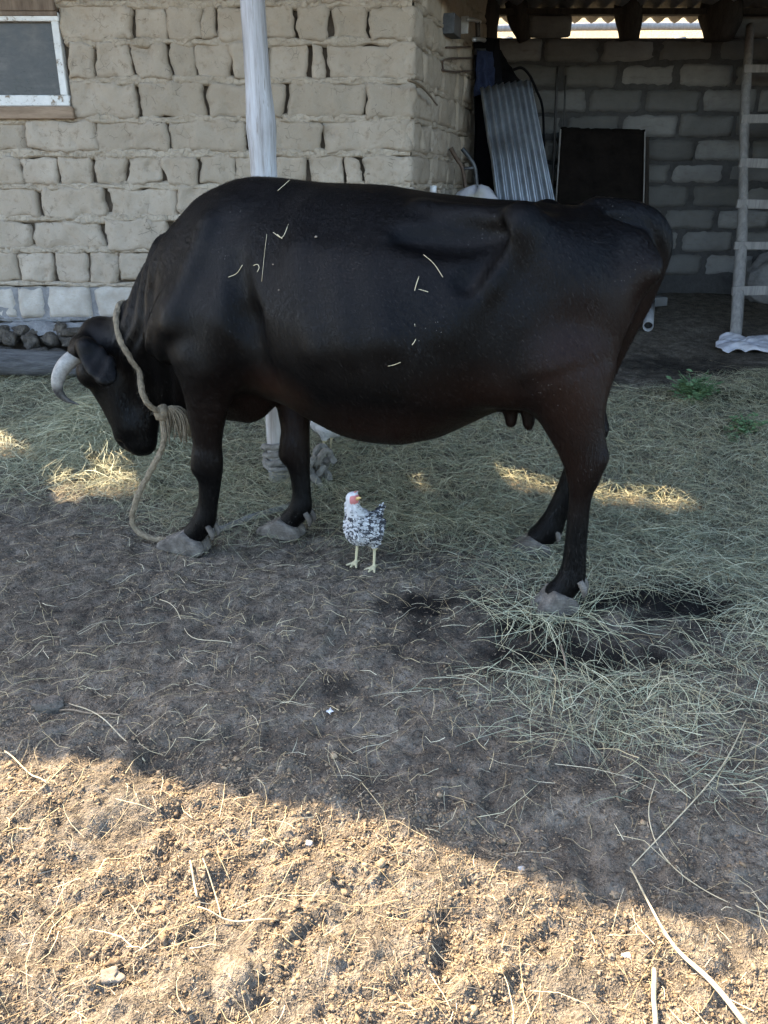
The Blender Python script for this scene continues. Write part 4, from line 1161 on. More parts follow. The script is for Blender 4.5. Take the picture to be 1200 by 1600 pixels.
X, Y = scatter(110000, -1.15, 1.15, .74, 1.75, dens); n = len(X)
crumbs('soil_crumbs', X, Y, rng.gamma(1.3, .0008, n) + .0008, pick(n, EARTH * 1.15), 'fine crumbs of dry earth, toned lighter for the sun')  # earth palette brightened on the sunlit strip
X, Y = scatter(130, -1.2, 1.2, .74, 1.75, dens); n = len(X)
crumbs('soil_clods', X, Y, np.minimum(rng.gamma(2.2, .0020, n) + .003, .010), pick(n, EARTH * 1.1), 'dry clods of earth, toned lighter for the sun', True, .05)
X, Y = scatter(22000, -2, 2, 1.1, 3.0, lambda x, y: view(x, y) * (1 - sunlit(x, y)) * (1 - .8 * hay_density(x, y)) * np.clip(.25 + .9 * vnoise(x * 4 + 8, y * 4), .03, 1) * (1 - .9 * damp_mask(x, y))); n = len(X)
crumbs('shade_toned_crumbs', X, Y, np.minimum(rng.gamma(1.4, .0010, n) + .0012, .0042), pick(n, EARTH * .75), 'crumbs of trodden earth, toned darker for the shade')  # same earth palette darkened where the roof's shade falls

# ================================================================== ROPE
def rope_mod(n=3, tw=150):
    return lambda th, L: .80 + .24 * abs(math.cos(1.5 * th + tw * L / 2)) + .06 * math.sin(40 * L)
def rope_obj(name, pts, r, mat, label, per=10, fuzz=0, parent=None):
    P = spline(pts, per)
    # resample evenly
    d = np.r_[0, np.cumsum(np.linalg.norm(np.diff(P, axis=0), axis=1))]
    m = max(8, int(d[-1] / .006)); P = np.stack([np.interp(np.linspace(0, d[-1], m), d, P[:, k]) for k in range(3)], -1)
    P = P + .0022 * np.stack([vnoise(P[:, 0] * 60, P[:, 2] * 60 + k * 9, P[:, 1] * 60) for k in range(3)], -1)
    v, f = tube_arrays(P, r, 10, True, rope_mod()); v = list(v); f = list(f)
    for _ in range(fuzz):
        i = random.randrange(1, m - 1); a = P[i]; dr = np.array([random.gauss(0, 1) for _ in range(3)]); dr /= np.linalg.norm(dr)
        l = random.uniform(.6, 1.9) * r; b0 = len(v); w = np.cross(dr, [0, 0, 1]) * .0008
        v += [a + dr * r * .7 + w, a + dr * r * .7 - w, a + dr * (r + l) + np.array([0, 0, -.3 * l])]; f.append((b0, b0 + 1, b0 + 2))
    o = make(name, v, f, M[mat], None, False)
    return o
halter = tag(empty('neck_rope', c2w(np.array([.86, 0, .70]))), 'rough tan rope looped round the cow\'s neck with frayed knot', 'rope')
T0, K0 = pl(196, 484, .0), pl(262, 648, .06)
C0 = (T0 + K0) / 2; ax = (T0 - K0); half = np.linalg.norm(ax) / 2; ax /= np.linalg.norm(ax)
loop = []
for th in np.linspace(0, 2 * math.pi, 40):
    dv = ax * math.cos(th) + np.array([0, 1, 0]) * math.sin(th)
    rr = np.arange(.02, .34, .003); P = C0 + rr[:, None] * dv; s_ = cf.sample(P)
    out = np.argmax((s_ > .009) & (rr > .03)) if np.any((s_ > .009) & (rr > .03)) else len(rr) - 1
    r_ = rr[out]; emax = half * .75 if math.cos(th) < -.2 else .02
    if math.cos(th) < -.55: r_ = max(r_, half * (abs(math.cos(th)) - .04))
    loop.append(C0 + dv * r_)
loop = np.array(loop)
for _ in range(2): loop[1:-1] = .25 * loop[:-2] + .5 * loop[1:-1] + .25 * loop[2:]
near = np.argmin([np.hypot(*(p[:1] - K0[:1]), p[2] - K0[2]) if False else np.linalg.norm(p - K0) for p in loop])
par(rope_obj('loop', c2w(loop), .0108, 'rope_fibre', '', 4, 700), halter)
KN = c2w(loop[near]); camv = -np.append(CN, 0)
par(blob('knot', KN + camv * .012, (.026, .024, .032), 5, M['rope_fibre'], None, 2, .25), halter)
# frayed ends hanging off the knot
mb = MB()
for k in range(46):
    e = KN + camv * .008 + np.array([.012 + .075 * random.random(), random.uniform(-.02, .02), 0])
    l = random.uniform(.06, .11)
    pts = [KN + camv * .008 + np.array([.0, 0, random.uniform(-.01, .02)]), KN * .4 + e * .6 + np.array([0, 0, .012 + .01 * random.random()]), e + np.array([0, 0, -.02]), e + np.array([random.uniform(-.01, .012), random.uniform(-.01, .01), -l])]
    mb.tube(spline(pts, 4), [.0028, .0030, .0026, .0018], 5)
par(mb.build('frayed_end', M['rope_fibre'], None, True), halter)
g1 = on_ground(236, 846); g2 = on_ground(262, 852)
drop = [KN + camv * .01, np.array(pl(257, 690, .10)), ]
drop = [KN + camv * .012, c2w(pl(256, 690, .10)), c2w(pl(243, 722, .12)), c2w(pl(222, 760, .14)), c2w(pl(209, 795, .15)), c2w(pl(209, 822, .14)), g1 + [0, 0, .014], g2 + [0, .02, .014]]
for q in drop: q[2] = max(q[2], float(gbase(np.array([q[0]]), np.array([q[1]]))[0]) + .012)
par(rope_obj('lead', drop, .0108, 'rope_fibre', '', 10, 700), halter)
gp = [on_ground(262, 850), on_ground(330, 838), on_ground(392, 815), on_ground(430, 803), on_ground(470, 790), on_ground(486, 765), on_ground(478, 748)]
par(rope_obj('ground_run', [q + [0, 0, .016] for q in gp], .0125, 'grey_rope', '', 10, 80), halter)
# rope wound round the foot of the post
wad = tag(empty('tether_knot', pb), 'shaggy grey rope wound and knotted round the foot of the post', 'rope')
for k in range(4):
    z0 = pb[2] + .045 + k * .026
    P = [np.array([pb[0] + math.cos(a) * (.068 + .006 * math.sin(3 * a + k)), pb[1] + math.sin(a) * .068, z0 + .012 * math.sin(a + k) + .003 * a]) for a in np.linspace(0, 2 * math.pi, 16)]
    par(rope_obj('coil', P, .014, 'grey_rope', '', 5, 60), wad)
w0 = on_ground(497, 760) + [0, -.0, 0]
for k in range(5):
    c = w0 + np.array([random.uniform(-.03, .03), random.uniform(-.02, .02), .03 + .028 * k])
    P = [c + np.array([math.cos(a) * .04, math.sin(a) * .035, .03 * math.sin(2 * a + k)]) for a in np.linspace(0, 5.5, 12)]
    par(rope_obj('coil', P, .015, 'grey_rope', '', 5, 70), wad)

# ================================================================== HENS
t = NT('plumage'); t.base(t.attr()); t.set(Roughness=.8); t.bump(t.noise(t.coord((1, 1, 1)), 160, 3), .3, .002); M['plumage'] = t.m
simple('beak', (.42, .28, .10), (.55, .38, .15), 30, .5, .1, .001)
def hen(name, loc, yaw, white, label, headturn):
    f = Field((-.17, -.09, -.004), (.15, .09, .31), .0031)
    ct, st_ = math.cos(.42), math.sin(.42)
    f.ell((0, 0, .142), (.080, .047, .054), .02, [[ct, 0, -st_], [0, 1, 0], [st_, 0, ct]])
    f.ell((.038, 0, .156), (.044, .043, .052), .03)
    f.chain([(.040, 0, .178, .040), (.066, 0, .218, .027), (.078, 0, .250, .020), (.079, 0, .272, .0185)], .02)
    hx, hy = math.cos(headturn), math.sin(headturn)
    f.ell((.079 + hx * .006, hy * .006, .277), (.021, .0185, .0185), .012)
    f.cone((-.06, 0, .145), (-.115, 0, .182), .032, .009, .03, .5)
    f.cone((-.06, .026, .135), (.02, .041, .150), .022, .028, .015, .5); f.cone((-.06, -.026, .135), (.02, -.041, .150), .022, .028, .015, .5)
    for sg in (1, -1):
        f.cone((-.005, sg * .028, .122), (-.006, sg * .034, .080), .032, .013, .02)
        f.cone((-.006, sg * .034, .084), (.004, sg * .036, .010), .0054, .0046, .006)
        for a in (-.6, 0, .6): f.cone((.004, sg * .036, .008), (.004 + .034 * math.cos(a), sg * .036 + .034 * math.sin(a), .004), .006, .0036, .004)
        f.cone((.002, sg * .036, .008), (-.018, sg * .036, .005), .005, .0034, .004)
    f.cone((.060 + hx * .012, hy * .012, .294), (.078 + hx * .014, hy * .014, .296), .004, .0045, .006, .6)      # comb
    Vh, Fh = f.mesh()
    nz = fbm(Vh[:, 0] * 105, Vh[:, 1] * 105, Vh[:, 2] * 150, octv=2)
    back = np.clip((.06 - Vh[:, 0]) / .10, 0, 1) * np.clip((Vh[:, 2] - .09) / .04, 0, 1)
    dark = sstep(.15, .5, nz + .55 * back - .05 + .25 * (Vh[:, 2] > .11) - 1.1 * sstep(.205, .235, Vh[:, 2])) * (0 if white else 1)
    colh = (1 - dark[:, None]) * np.array([.44, .43, .415]) + dark[:, None] * np.array([.045, .045, .05])
    leg = Vh[:, 2] < .076; colh[leg] = np.array([.40, .345, .21])
    hd = np.stack([Vh[:, 0] - .079, Vh[:, 1], Vh[:, 2] - .277], -1)
    fd = hd[:, 0] * hx + hd[:, 1] * hy
    red = ((fd > .0125) & (Vh[:, 2] > .258) & (np.abs(Vh[:, 2] - .275) < .014)) | (Vh[:, 2] > .2965)
    colh[red] = np.array([.42, .15, .135])
    root = tag(empty(name, loc, yaw), label, 'hen')
    o = make('hen_body', Vh, Fh, M['plumage'], root, True, cols=colh); fixn(o)
    bk = MB(); b0 = np.array([.079 + hx * .024, hy * .024, .278]); bk.tube([b0, b0 + np.array([hx * .010, hy * .010, .006]), b0 + np.array([hx * .020, hy * .020, .008])], [.0065, .0048, .0008], 8); bk.build('beak', M['beak'], root, True)
    for sg in (1, -1):
        ex = np.array([.079 + hx * .012 - hy * sg * .0165, hy * .012 + hx * sg * .0155, .281]); V2, F2 = blob_arrays(ex, (.0035, .0035, .0035), 1, 1, 0); make('eye', V2, F2, M['eye'], root, True)
    # overlapping feathers
    ii = rng.choice(np.where((Vh[:, 2] > .085) & (Vh[:, 2] < .262))[0], 1600)
    P = Vh[ii]; N = f.normal(P, .004); fl = np.array([-.85, 0, -.30]); fl = fl - N * (N @ fl)[:, None]; fl /= np.linalg.norm(fl, axis=1)[:, None] + 1e-9
    sd = np.cross(N, fl); L = rng.uniform(.007, .015, len(P))[:, None]; W = L * .27
    A = P + N * .0006; B1 = P + fl * L * .5 + sd * W + N * .0024; B2 = P + fl * L * .5 - sd * W + N * .0024; Cc = P + fl * L + N * .0042
    Vf = np.stack([A, B1, Cc, B2], 1).reshape(-1, 3)
    dk = dark[ii] * (rng.random(len(ii)) < .85)
    cf_ = (1 - dk[:, None]) * np.array([.48, .47, .455]) + dk[:, None] * np.array([.035, .035, .04]); cf_ *= rng.uniform(.8, 1.1, (len(ii), 1))
    c4 = np.repeat(cf_, 4, axis=0); tip = np.arange(len(c4)) % 4 == 2
    if not white: c4[tip] = np.where(rng.random((tip.sum(), 1)) < .5, .05, c4[tip])
    o = make('feathers', Vf, np.arange(len(Vf)).reshape(-1, 4), M['plumage'], root, False, cols=c4); o['kind'] = 'stuff'
    return root
hp_ = on_ground(571, 886)
hen('hen', hp_ + [0, 0, .004], math.atan2(-.86, -.50), False, 'speckled black and white young hen with red face standing before the cow', math.radians(75))
hw = on_ground(512, 708)
hen('hen', hw + [.0, -.02, .004], math.atan2(.45, -.9), True, 'white hen half hidden behind the cow\'s front leg', math.radians(20))

# ================================================================== THINGS IN THE SHED
def bilinear(c00, c10, c01, c11, na, nb, fn=None):
    a, b = np.meshgrid(np.linspace(0, 1, na), np.linspace(0, 1, nb), indexing='ij')
    P = ((1 - a) * (1 - b))[..., None] * c00 + (a * (1 - b))[..., None] * c10 + ((1 - a) * b)[..., None] * c01 + (a * b)[..., None] * c11
    n = np.cross(np.array(c10) - c00, np.array(c01) - c00); n = n / np.linalg.norm(n)
    if n[1] > 0: n = -n
    if fn is not None: P = P + fn(a, b)[..., None] * n
    I = np.arange(na * nb).reshape(na, nb)
    return P.reshape(-1, 3), np.stack([I[:-1, :-1], I[1:, :-1], I[1:, 1:], I[:-1, 1:]], -1).reshape(-1, 4)
def solid(o, th):
    m = o.modifiers.new('thickness', 'SOLIDIFY'); m.thickness = th; m.offset = 0; return o
def gz(x, y): return float(gbase(np.array([x]), np.array([y]))[0])
def ground_of(p, down=0.0): return np.array([p[0], p[1], gz(p[0], p[1]) - down])

v, f = bilinear(at_y(750, 138, 6.22), at_y(829, 125, 6.36), at_y(793, 475, 5.75), at_y(902, 470, 5.85), 120, 30,
                lambda a, b: .017 * np.sin(a * 2 * math.pi * 8) + .02 * np.sin(a * 3 + b * 2) + .012 * sstep(.25, .3, b) * (1 - sstep(.3, .55, b)) * (1 - a))
tag(solid(make('corrugated_sheet', v, f, M['galvanised'], None, True), .002), 'dented galvanised corrugated sheet leaning in the shed corner', 'metal sheet')

brd = tag(empty('black_board', ground_of(at_y(935, 470, 6.7))), 'large black square board leaning against the shed wall', 'board')
v, f = bilinear(at_y(877, 199, 6.98), at_y(1008, 203, 7.02), at_y(858, 462, 6.62), at_y(1000, 462, 6.66), 26, 26, lambda a, b: .006 * vnoise(a * 3, b * 3) - .02 * ((b < .03) & (vnoise(a * 30, a * 9) > .2)))
par(solid(make('panel', v, f, M['black_board'], None, True), .02), brd)
for (xa, ya, xb_, yb_) in ((876, 202, 858, 460), (1008, 206, 1001, 460)):
    mb = MB(); p, q = at_y(xa, ya, 6.955), at_y(xb_, yb_, 6.60); mb.tube(spline([p, (p + q) / 2 + [.004, 0, 0], q], 10), .006, 5); par(mb.build('edge_strip', M['grey_wood'], None), brd)
mb = MB(); p, q = at_y(1009, 215, 7.06), at_y(1008, 440, 6.95); R = None
mb.tube([p, q], .028, 4); tag(mb.build('plank', M['beam_wood']), 'narrow dark plank standing right of the black board', 'plank')
for (xa, ya, xb_, yb_, rr, lab) in ((871, 104, 853, 440, .011, 'thin dark rod standing between the corrugated sheet and black board'), (884, 118, 866, 440, .008, 'thinner dark rod just left of the black board')):
    mb = MB(); p, q = at_y(xa, ya, 7.1), at_y(xb_, yb_, 6.85); mb.tube(spline([p, (p + q) / 2 + [.01, 0, 0], q], 8), rr, 7); tag(mb.build('metal_rod', M['dark_metal'], None, True), lab, 'rod')
mb = MB(); mb.tube(spline([at_y(x, y, 6.9) for x, y in [(802, 109), (815, 106), (827, 117), (838, 140), (848, 170), (850, 230), (852, 300), (860, 400)]], 8), .010, 7)
tag(mb.build('rubber_hose', M['black_cloth'], None, True), 'black hose hanging over the corrugated sheet', 'hose')

def drape(name, cs, mat, label, cat, folds=4, amp=.03, na=40, nb=40):
    v, f = bilinear(*cs, na, nb, lambda a, b: amp * np.sin(a * math.pi * 2 * folds + 2 * np.sin(b * 4)) * (.4 + b) + .015 * vnoise(a * 6, b * 9))
    return tag(solid(make(name, v, f, M[mat], None, True), .004), label, cat)
drape('black_tarp', (at_y(739, 58, 6.48), at_y(782, 60, 6.62), at_y(736, 460, 6.42), at_y(796, 460, 6.5)), 'black_cloth', 'black tarp hanging in folds in the shed corner behind the metal sheet', 'tarp', 2)
drape('navy_cloth', (at_y(744, 78, 6.40), at_y(771, 80, 6.44), at_y(741, 150, 6.36), at_y(772, 148, 6.40)), 'navy_cloth', 'navy blue cloth hanging above the metal sheet', 'cloth', 2, .015, 24, 24)
drape('black_bag', (at_y(772, 76, 6.98), at_y(784, 78, 7.0), at_y(752, 150, 6.92), at_y(822, 140, 6.98)), 'black_cloth', 'black cloth bag hung on the shed wall right of the navy cloth', 'bag', 1.5, .02, 24, 24)

# lock with lever handles fixed to the side of the house
def ret_pt(x, y, off=0.0):
    d = ray(x, y); n = F_ret.n; o = F_ret.O
    t = ((o - np.zeros(2)) @ n + off) / (d[:2] @ n); return np.array([0, 0, CAM_H]) + d * t
lk = tag(empty('door_lock', ret_pt(712, 40)), 'grey metal door lock with lever handles fixed on the adobe corner', 'lock')
Rz = Matrix.Rotation(math.pi / 2 - RA, 3, 'Z')
def lbox(name, x, y, off, size, mat, bev=.003):
    p = ret_pt(x, y, off); mb = MB(); mb.box(p, size, Rz, bev); return par(mb.build(name, mat), lk)
lbox('lock_case', 706, 41, .03, (.20, .075, .11), M['grey_metal'])
lbox('strike_plate', 726, 39, .05, (.012, .05, .10), M['bright_metal'])
for (x0, y0, x1, y1, w) in ((730, 30, 750, 34, .012), (746, 33, 747, 58, .016), (740, 62, 757, 63, .014)):
    p, q = ret_pt(x0, y0, .08), ret_pt(x1, y1, .085); mb = MB(); mb.tube(spline([p, (p + q) / 2 + [0, 0, .004], q], 5), w, 8)
    par(mb.build('lever_handle', M['bright_metal'] if y0 != 33 else M['dark_metal'], None, True), lk)
p = ret_pt(752, 81, .07); mb = MB(); mb.tube([p + [-.05, 0, 0], p + [.03, 0, 0]], .02, 9); par(mb.build('spindle', M['grey_metal'], None, True), lk)
br_ = tag(empty('wire_bracket', ret_pt(715, 95)), 'thin dark wire staples sticking out of the adobe side wall', 'bracket')
for pts in ([(697, 74), (735, 73)], [(692, 110), (696, 93), (738, 90)], [(690, 109), (712, 112), (738, 110)]):
    mb = MB(); P = [ret_pt(x, y, .012 + .01 * i) for i, (x, y) in enumerate(pts)]; mb.tube(spline(P, 6), .006, 6); par(mb.build('wire', M['rust_metal'], None, True), br_)
mb = MB(); P = [ret_pt(638, 125, .03), ret_pt(655, 132, .05), ret_pt(670, 147, .05), ret_pt(683, 164, .03)]
mb.tube(spline(P, 6), [.008, .007, .005], 6); tag(mb.build('twig', M['brown_stick'], None, True), 'curved brown twig stuck in the corner of the adobe wall', 'twig')

# hand truck handles by the wall
ht = tag(empty('hand_truck', ground_of(at_y(735, 440, 5.9))), 'old hand truck with two bent handles beside the adobe wall', 'hand truck')
for i, pts in enumerate(([(704, 231), (713, 247), (722, 262), (727, 290), (731, 330)], [(722, 232), (733, 246), (742, 262), (745, 290), (749, 330)])):
    P = [at_y(x, y, 5.85) for x, y in pts]; b0 = ground_of(P[-1] + [.05, -.05, 0]); P.append(b0 + [0, 0, .12])
    mb = MB(); mb.tube(spline(P, 6), [.015, .013, .012, .012], 8); par(mb.build('handle', M['rust_metal'] if i == 0 else M['grey_metal'], None, True), ht)
    V2 = MB(); c = b0 + [.0, .06, .10]; V2.tube([c + [-.02, 0, 0], c + [.02, 0, 0]], .10, 18); par(V2.build('wheel', M['black_cloth'], None, True), ht)
for y0 in (264, 300):
    p, q = at_y(722 if y0 == 264 else 727, y0, 5.85), at_y(743 if y0 == 264 else 746, y0 - 2, 5.85); mb = MB(); mb.tube([p, q], .010, 8); par(mb.build('crossbar', M['grey_metal'], None, True), ht)
c = (ground_of(at_y(740, 330, 5.85))); mb = MB(); mb.box(c + [.05, -.12, .02], (.3, .22, .012), bev=.003); par(mb.build('toe_plate', M['rust_metal']), ht)

# standing white sack and white pipe, tops showing over the cow's back
p = at_y(746, 293, 5.6); g = ground_of(p); hgt = p[2] - g[2]
n_ = 28; prof_ = [(0, .16), (.06, .20), (.3, .225), (.6, .215), (.8, .20), (.9, .165), (.955, .115), (.985, .075), (1.0, .02)]
vv, ff = tube_arrays([g + [0, 0, hgt * a] for a, r in prof_], [1.0] * len(prof_), n_, True)
vv = np.array(vv).reshape(len(prof_), n_, 3)
for i, (a, r) in enumerate(prof_):
    th = np.arange(n_) * 2 * math.pi / n_
    rad = r * (1 + .05 * np.sin(3 * th + i * .8) + (.05 + .10 * a) * np.sin(9 * th + .5 * i))
    vv[i, :, 0] = g[0] + rad * np.cos(th); vv[i, :, 1] = g[1] + rad * np.sin(th); vv[i, :, 2] = g[2] + hgt * a + .02 * np.sin(4 * th) * a
tag(make('grain_sack', vv.reshape(-1, 3), [q for q in ff], M['sack_cloth'], None, True), 'tied top of a white woven sack standing by the adobe wall', 'sack')
p = at_y(677, 290, 5.3); g = ground_of(p); mb = MB(); mb.tube([g, p - [0, 0, .04]], .016, 12); mb.tube([p - [0, 0, .045], p], .021, 12)
tag(mb.build('white_pipe', M['white_plastic'], None, True), 'thin white plastic pipe whose capped end shows above the cow\'s back', 'pipe')

# ladder
lad = tag(empty('ladder', on_ground(1150, 522)), 'home-made grey timber ladder leaning on the shed wall', 'ladder')
f0 = on_ground(1150, 522) + [0, 0, -.02]; t0 = at_y(1172, 40, 7.08)
f1, t1 = f0 + [.46, .03, .0], t0 + [.42, 0, 0]
def rail(a, b, sgn):
    mb = MB(); P = spline([a, a * .66 + b * .34 + [.012 * sgn, 0, 0], a * .33 + b * .67 + [-.008 * sgn, 0, 0], b], 10); mb.tube(P, [.040, .037, .034, .030], 10, mod=lambda th, L: 1 + .10 * math.sin(2 * th + L * 4) + .04 * math.sin(5 * th + 9 * L))
    return par(mb.build('rail', M['grey_wood'], None, True), lad)
rail(f0, t0, 1); rail(f1, t1, -1)
for py in (452, 383, 318, 257, 187, 110):
    ts = np.linspace(0, 1, 400); ys_ = []
    for q in ts:
        P = f0 * (1 - q) + t0 * q; rel = P - [0, 0, CAM_H]
        fw = rel[1] * _c - rel[2] * _s; ys_.append(800 - FPX * (rel[1] * _s + rel[2] * _c) / fw)
    q = ts[np.argmin(np.abs(np.array(ys_) - py))]
    a = f0 * (1 - q) + t0 * q; b = f1 * (1 - q) + t1 * q
    mb = MB(); mb.box((a + b) / 2 + [.0, -.042, random.uniform(-.006, .006)], (np.linalg.norm(b - a) + .10, .022, random.uniform(.05, .07)), Matrix.Rotation(random.uniform(-.03, .03), 3, 'Y'), .003, .002)
    par(mb.build('rung', M['grey_wood']), lad)
# crumpled sack at the ladder's foot
c = on_ground(1172, 545)
a, b = np.meshgrid(np.linspace(-1, 1, 60), np.linspace(-1, 1, 40), indexing='ij')
rx_, ry_ = a * .30 * (1 + .12 * vnoise(b * 2, a * 0 + 3)) + .05 * b, b * .19 * (1 + .15 * vnoise(a * 2 + 9, b * 0)) + .025 * a
X_, Y_ = c[0] + .10 + rx_, c[1] + .04 + ry_
edge = np.maximum(np.abs(a), np.abs(b)) ** 6
Z_ = gbase(X_, Y_) + .022 + .030 * np.abs(vnoise(a * 2.2 + b * 1.5, b * 2.5 - a)) + .018 * np.abs(vnoise(a * 5 - b * 3, b * 6)) * (1 - edge) - .012 * edge + .03 * np.exp(-((a + .75) ** 2 + (b - .6) ** 2) * 9)
I = np.arange(60 * 40).reshape(60, 40)
tag(solid(make('empty_sack', np.stack([X_, Y_, Z_], -1).reshape(-1, 3), np.stack([I[:-1, :-1], I[1:, :-1], I[1:, 1:], I[:-1, 1:]], -1).reshape(-1, 4), M['sack_cloth'], None, True), .004), 'crumpled white sack lying on the earth at the ladder foot', 'sack')
# pvc pipe
p0 = on_ground(1012, 516) + [0, 0, .035]; p1 = at_y(1018, 455, 6.5); p1[2] = gz(p1[0], p1[1]) + .05
dd = (p1 - p0) / np.linalg.norm(p1 - p0)
pv = tag(empty('plastic_pipe', p0), 'grey plastic drain pipe lying with its open end towards the yard', 'pipe')
vv, ff = tube_arrays([p0, p1], .034, 20, False); o = make('tube', vv, ff, M['grey_plastic'], None, True); solid(o, .005); par(o, pv)
vv, ff = tube_arrays([p0 + dd * .06, p1], .0295, 20, True); par(make('bore', vv, ff, M['pipe_inside'], None, True), pv)
# rag heap behind the ladder, loose block on the floor
c = at_y(1192, 425, 6.85); blob('cloth_heap', (c[0] + .08, c[1], gz(c[0], c[1]) + .16), (.24, .16, .20), 77, M['rag_cloth'], None, 4, .35)
tag(COL.objects['cloth_heap'], 'dirty grey cloth heap behind the ladder', 'cloth')
c = on_ground(1024, 478); mb = MB(); mb.box(c + [0, .05, .03], (.19, .11, .075), Matrix.Rotation(.3, 3, 'Z'), .008, .004); tag(mb.build('loose_block', M['limestone']), 'broken limestone block lying on the shed floor near the pipe', 'block')

# ================================================================== PLANTS
def weed(px, py, R, Hh, nl, label):
    c = on_ground(px, py); root = tag(empty('weed', c), label, 'plant')
    vs_, fs_ = [], []; st = MB()
    for k in range(nl):
        if k % 6 == 0:
            a = random.uniform(0, 6.28); rr = R * random.random() ** .6; tip = np.array([math.cos(a) * rr, math.sin(a) * rr, Hh * random.uniform(.45, 1)])
            st.tube(spline([c, c + tip * [.35, .35, .6], c + tip], 4), [.0022, .0012], 5)
        q = random.uniform(.35, 1.0); p = c + tip * [q, q, q ** .7 * .92] + np.array([random.gauss(0, .009) for _ in range(3)])
        L = random.uniform(.016, .032) * (R / .1) ** .3; an = random.uniform(0, 6.28); tl = random.uniform(-.3, .6)
        d = np.array([math.cos(an) * math.cos(tl), math.sin(an) * math.cos(tl), math.sin(tl)]); w = np.cross(d, [0, 0, 1]); w /= np.linalg.norm(w) + 1e-9; w = w + np.array([0, 0, random.uniform(-.4, .4)])
        u = np.cross(w, d); b0 = len(vs_)
        for t_, ww_ in ((0, .05), (.3, .36), (.65, .36), (1, .03)):
            for sg in (-1, 0, 1): vs_.append(p + d * L * t_ + w * sg * ww_ * L - u * (.10 * L * (sg == 0)) - np.array([0, 0, .15 * L * t_ * t_]))
        for i in range(3):
            for j in range(2): fs_.append((b0 + i * 3 + j, b0 + i * 3 + j + 1, b0 + i * 3 + j + 4, b0 + i * 3 + j + 3))
    par(make('foliage', vs_, fs_, M['leaf'], None, True), root); par(st.build('stem', M['leaf'], None, True), root)
weed(1082, 632, .14, .17, 300, 'leafy green weed growing in the earth before the shed')
weed(1166, 682, .09, .11, 120, 'smaller green weed in the hay at the right edge')
weed(1140, 690, .05, .04, 30, 'tiny sprig of weed left of the smaller green weed')

# ================================================================== SMALL THINGS ON THE GROUND
def stone(px, py, sx, sy, sz, mat, label, cat='stone', name='stone', seed=1):
    c = on_ground(px, py); c[2] = float(gfull(np.array([c[0]]), np.array([c[1]]))[0]) + sz * .15
    return tag(blob(name, c, (sx, sy, sz), seed, M[mat], None, 4, .45), label, cat)
stone(75, 1103, .036, .026, .020, 'stone', 'rounded grey stone half buried in the shaded earth at left', seed=4)
stone(958, 748, .035, .03, .012, 'stone', 'flat pale stone in the hay right of the hind leg', seed=8)
stone(957, 1489, .006, .006, .005, 'pebble', 'small buff pebble touching the bright white pebble', 'pebble', 'pebble', 11)
stone(979, 1487, .0085, .008, .007, 'white_pebble', 'bright white pebble on the sunlit soil at lower right', 'pebble', 'pebble', 12)
stone(814, 1362, .005, .005, .004, 'white_pebble', 'tiny white pebble at the edge of the shadow', 'pebble', 'pebble', 13)
stone(404, 1523, .008, .010, .008, 'stone', 'grey stone chip standing in the sunlit soil', 'pebble', 'pebble', 14)
stone(175, 1530, .018, .013, .009, 'pebble', 'large crusty pale clod in the sunlit soil at lower left', 'clod', 'clod', 15)
stone(483, 1315, .006, .006, .005, 'white_pebble', 'small pale pebble below the shadow edge left of centre', 'pebble', 'pebble', 16)
def stalk(pts, rad, mat, label, name='stalk', cat='stalk', lift=.006):
    P = []
    for x, y in pts:
        q = on_ground(x, y); q[2] = float(gfull(np.array([q[0]]), np.array([q[1]]))[0]) + lift; P.append(q)
    P = spline(P, 6)
    if len(P) > 2: P[:, 2] += .004 * np.sin(np.linspace(0, 9, len(P)))
    mb = MB(); mb.tube(P, rad, 6); return tag(mb.build(name, M[mat], None, True), label, cat)
stalk([(985, 1356), (1012, 1420), (1052, 1488), (1104, 1548), (1168, 1608)], [.0016, .0022, .0034, .0046, .005], 'dry_stalk', 'long thick dry stalk running to the bottom right corner', lift=.012)
stalk([(988, 1352), (1046, 1296), (1108, 1228), (1140, 1180), (1166, 1126)], [.0010, .0014, .0018, .0012], 'dry_stalk', 'long flat grass blade lying diagonally at right', lift=.012)
stalk([(1024, 1226), (1012, 1282), (1038, 1338), (1105, 1396), (1198, 1456)], [.0008, .0013, .0012, .0008], 'dry_stalk', 'long bent straw crossing the shadow edge at right', lift=.012)
stalk([(1022, 1516), (1021, 1560), (1023, 1612)], [.0042, .0042, .004], 'dry_stalk', 'short pale stub of stalk at the bottom edge', lift=.010)
stalk([(876, 1012), (884, 1050), (889, 1085), (896, 1112)], [.0026, .0032, .0034, .003], 'brown_stick', 'knobbly brown stick below the near hind hoof', 'stick', 'stick')
stalk([(831, 935), (829, 970), (829, 1006)], [.002, .002, .0018], 'brown_stick', 'thin upright brown stick left of the near hind hoof', 'stick', 'stick')
stalk([(92, 1108), (140, 1118), (192, 1124)], [.0022, .0024, .0018], 'brown_stick', 'short dark stick beside the half buried grey stone', 'stick', 'stick')
stalk([(108, 1100), (160, 1126), (195, 1158), (226, 1187)], [.0012, .0016, .0016, .002], 'dry_stalk', 'pale bent straw in the shade at left above the shadow edge', lift=.008)
stalk([(8, 1176), (45, 1208), (76, 1238)], [.0016, .0018, .0014], 'dry_stalk', 'pale straw at the shadow edge near the left border', lift=.010)
stalk([(298, 1352), (304, 1380), (308, 1402)], [.002, .0024, .002], 'dry_stalk', 'short upright pale straw in the sunlit soil', lift=.012)
stalk([(318, 1352), (336, 1390), (345, 1432)], [.0012, .0014, .0012], 'dry_stalk', 'thin straw right of the short upright one in the sunlit soil', lift=.012)
stalk([(310, 1428), (360, 1442), (436, 1448)], [.0012, .0016, .0012], 'dry_stalk', 'level pale straw below the upright straws in sunlit soil', lift=.010)
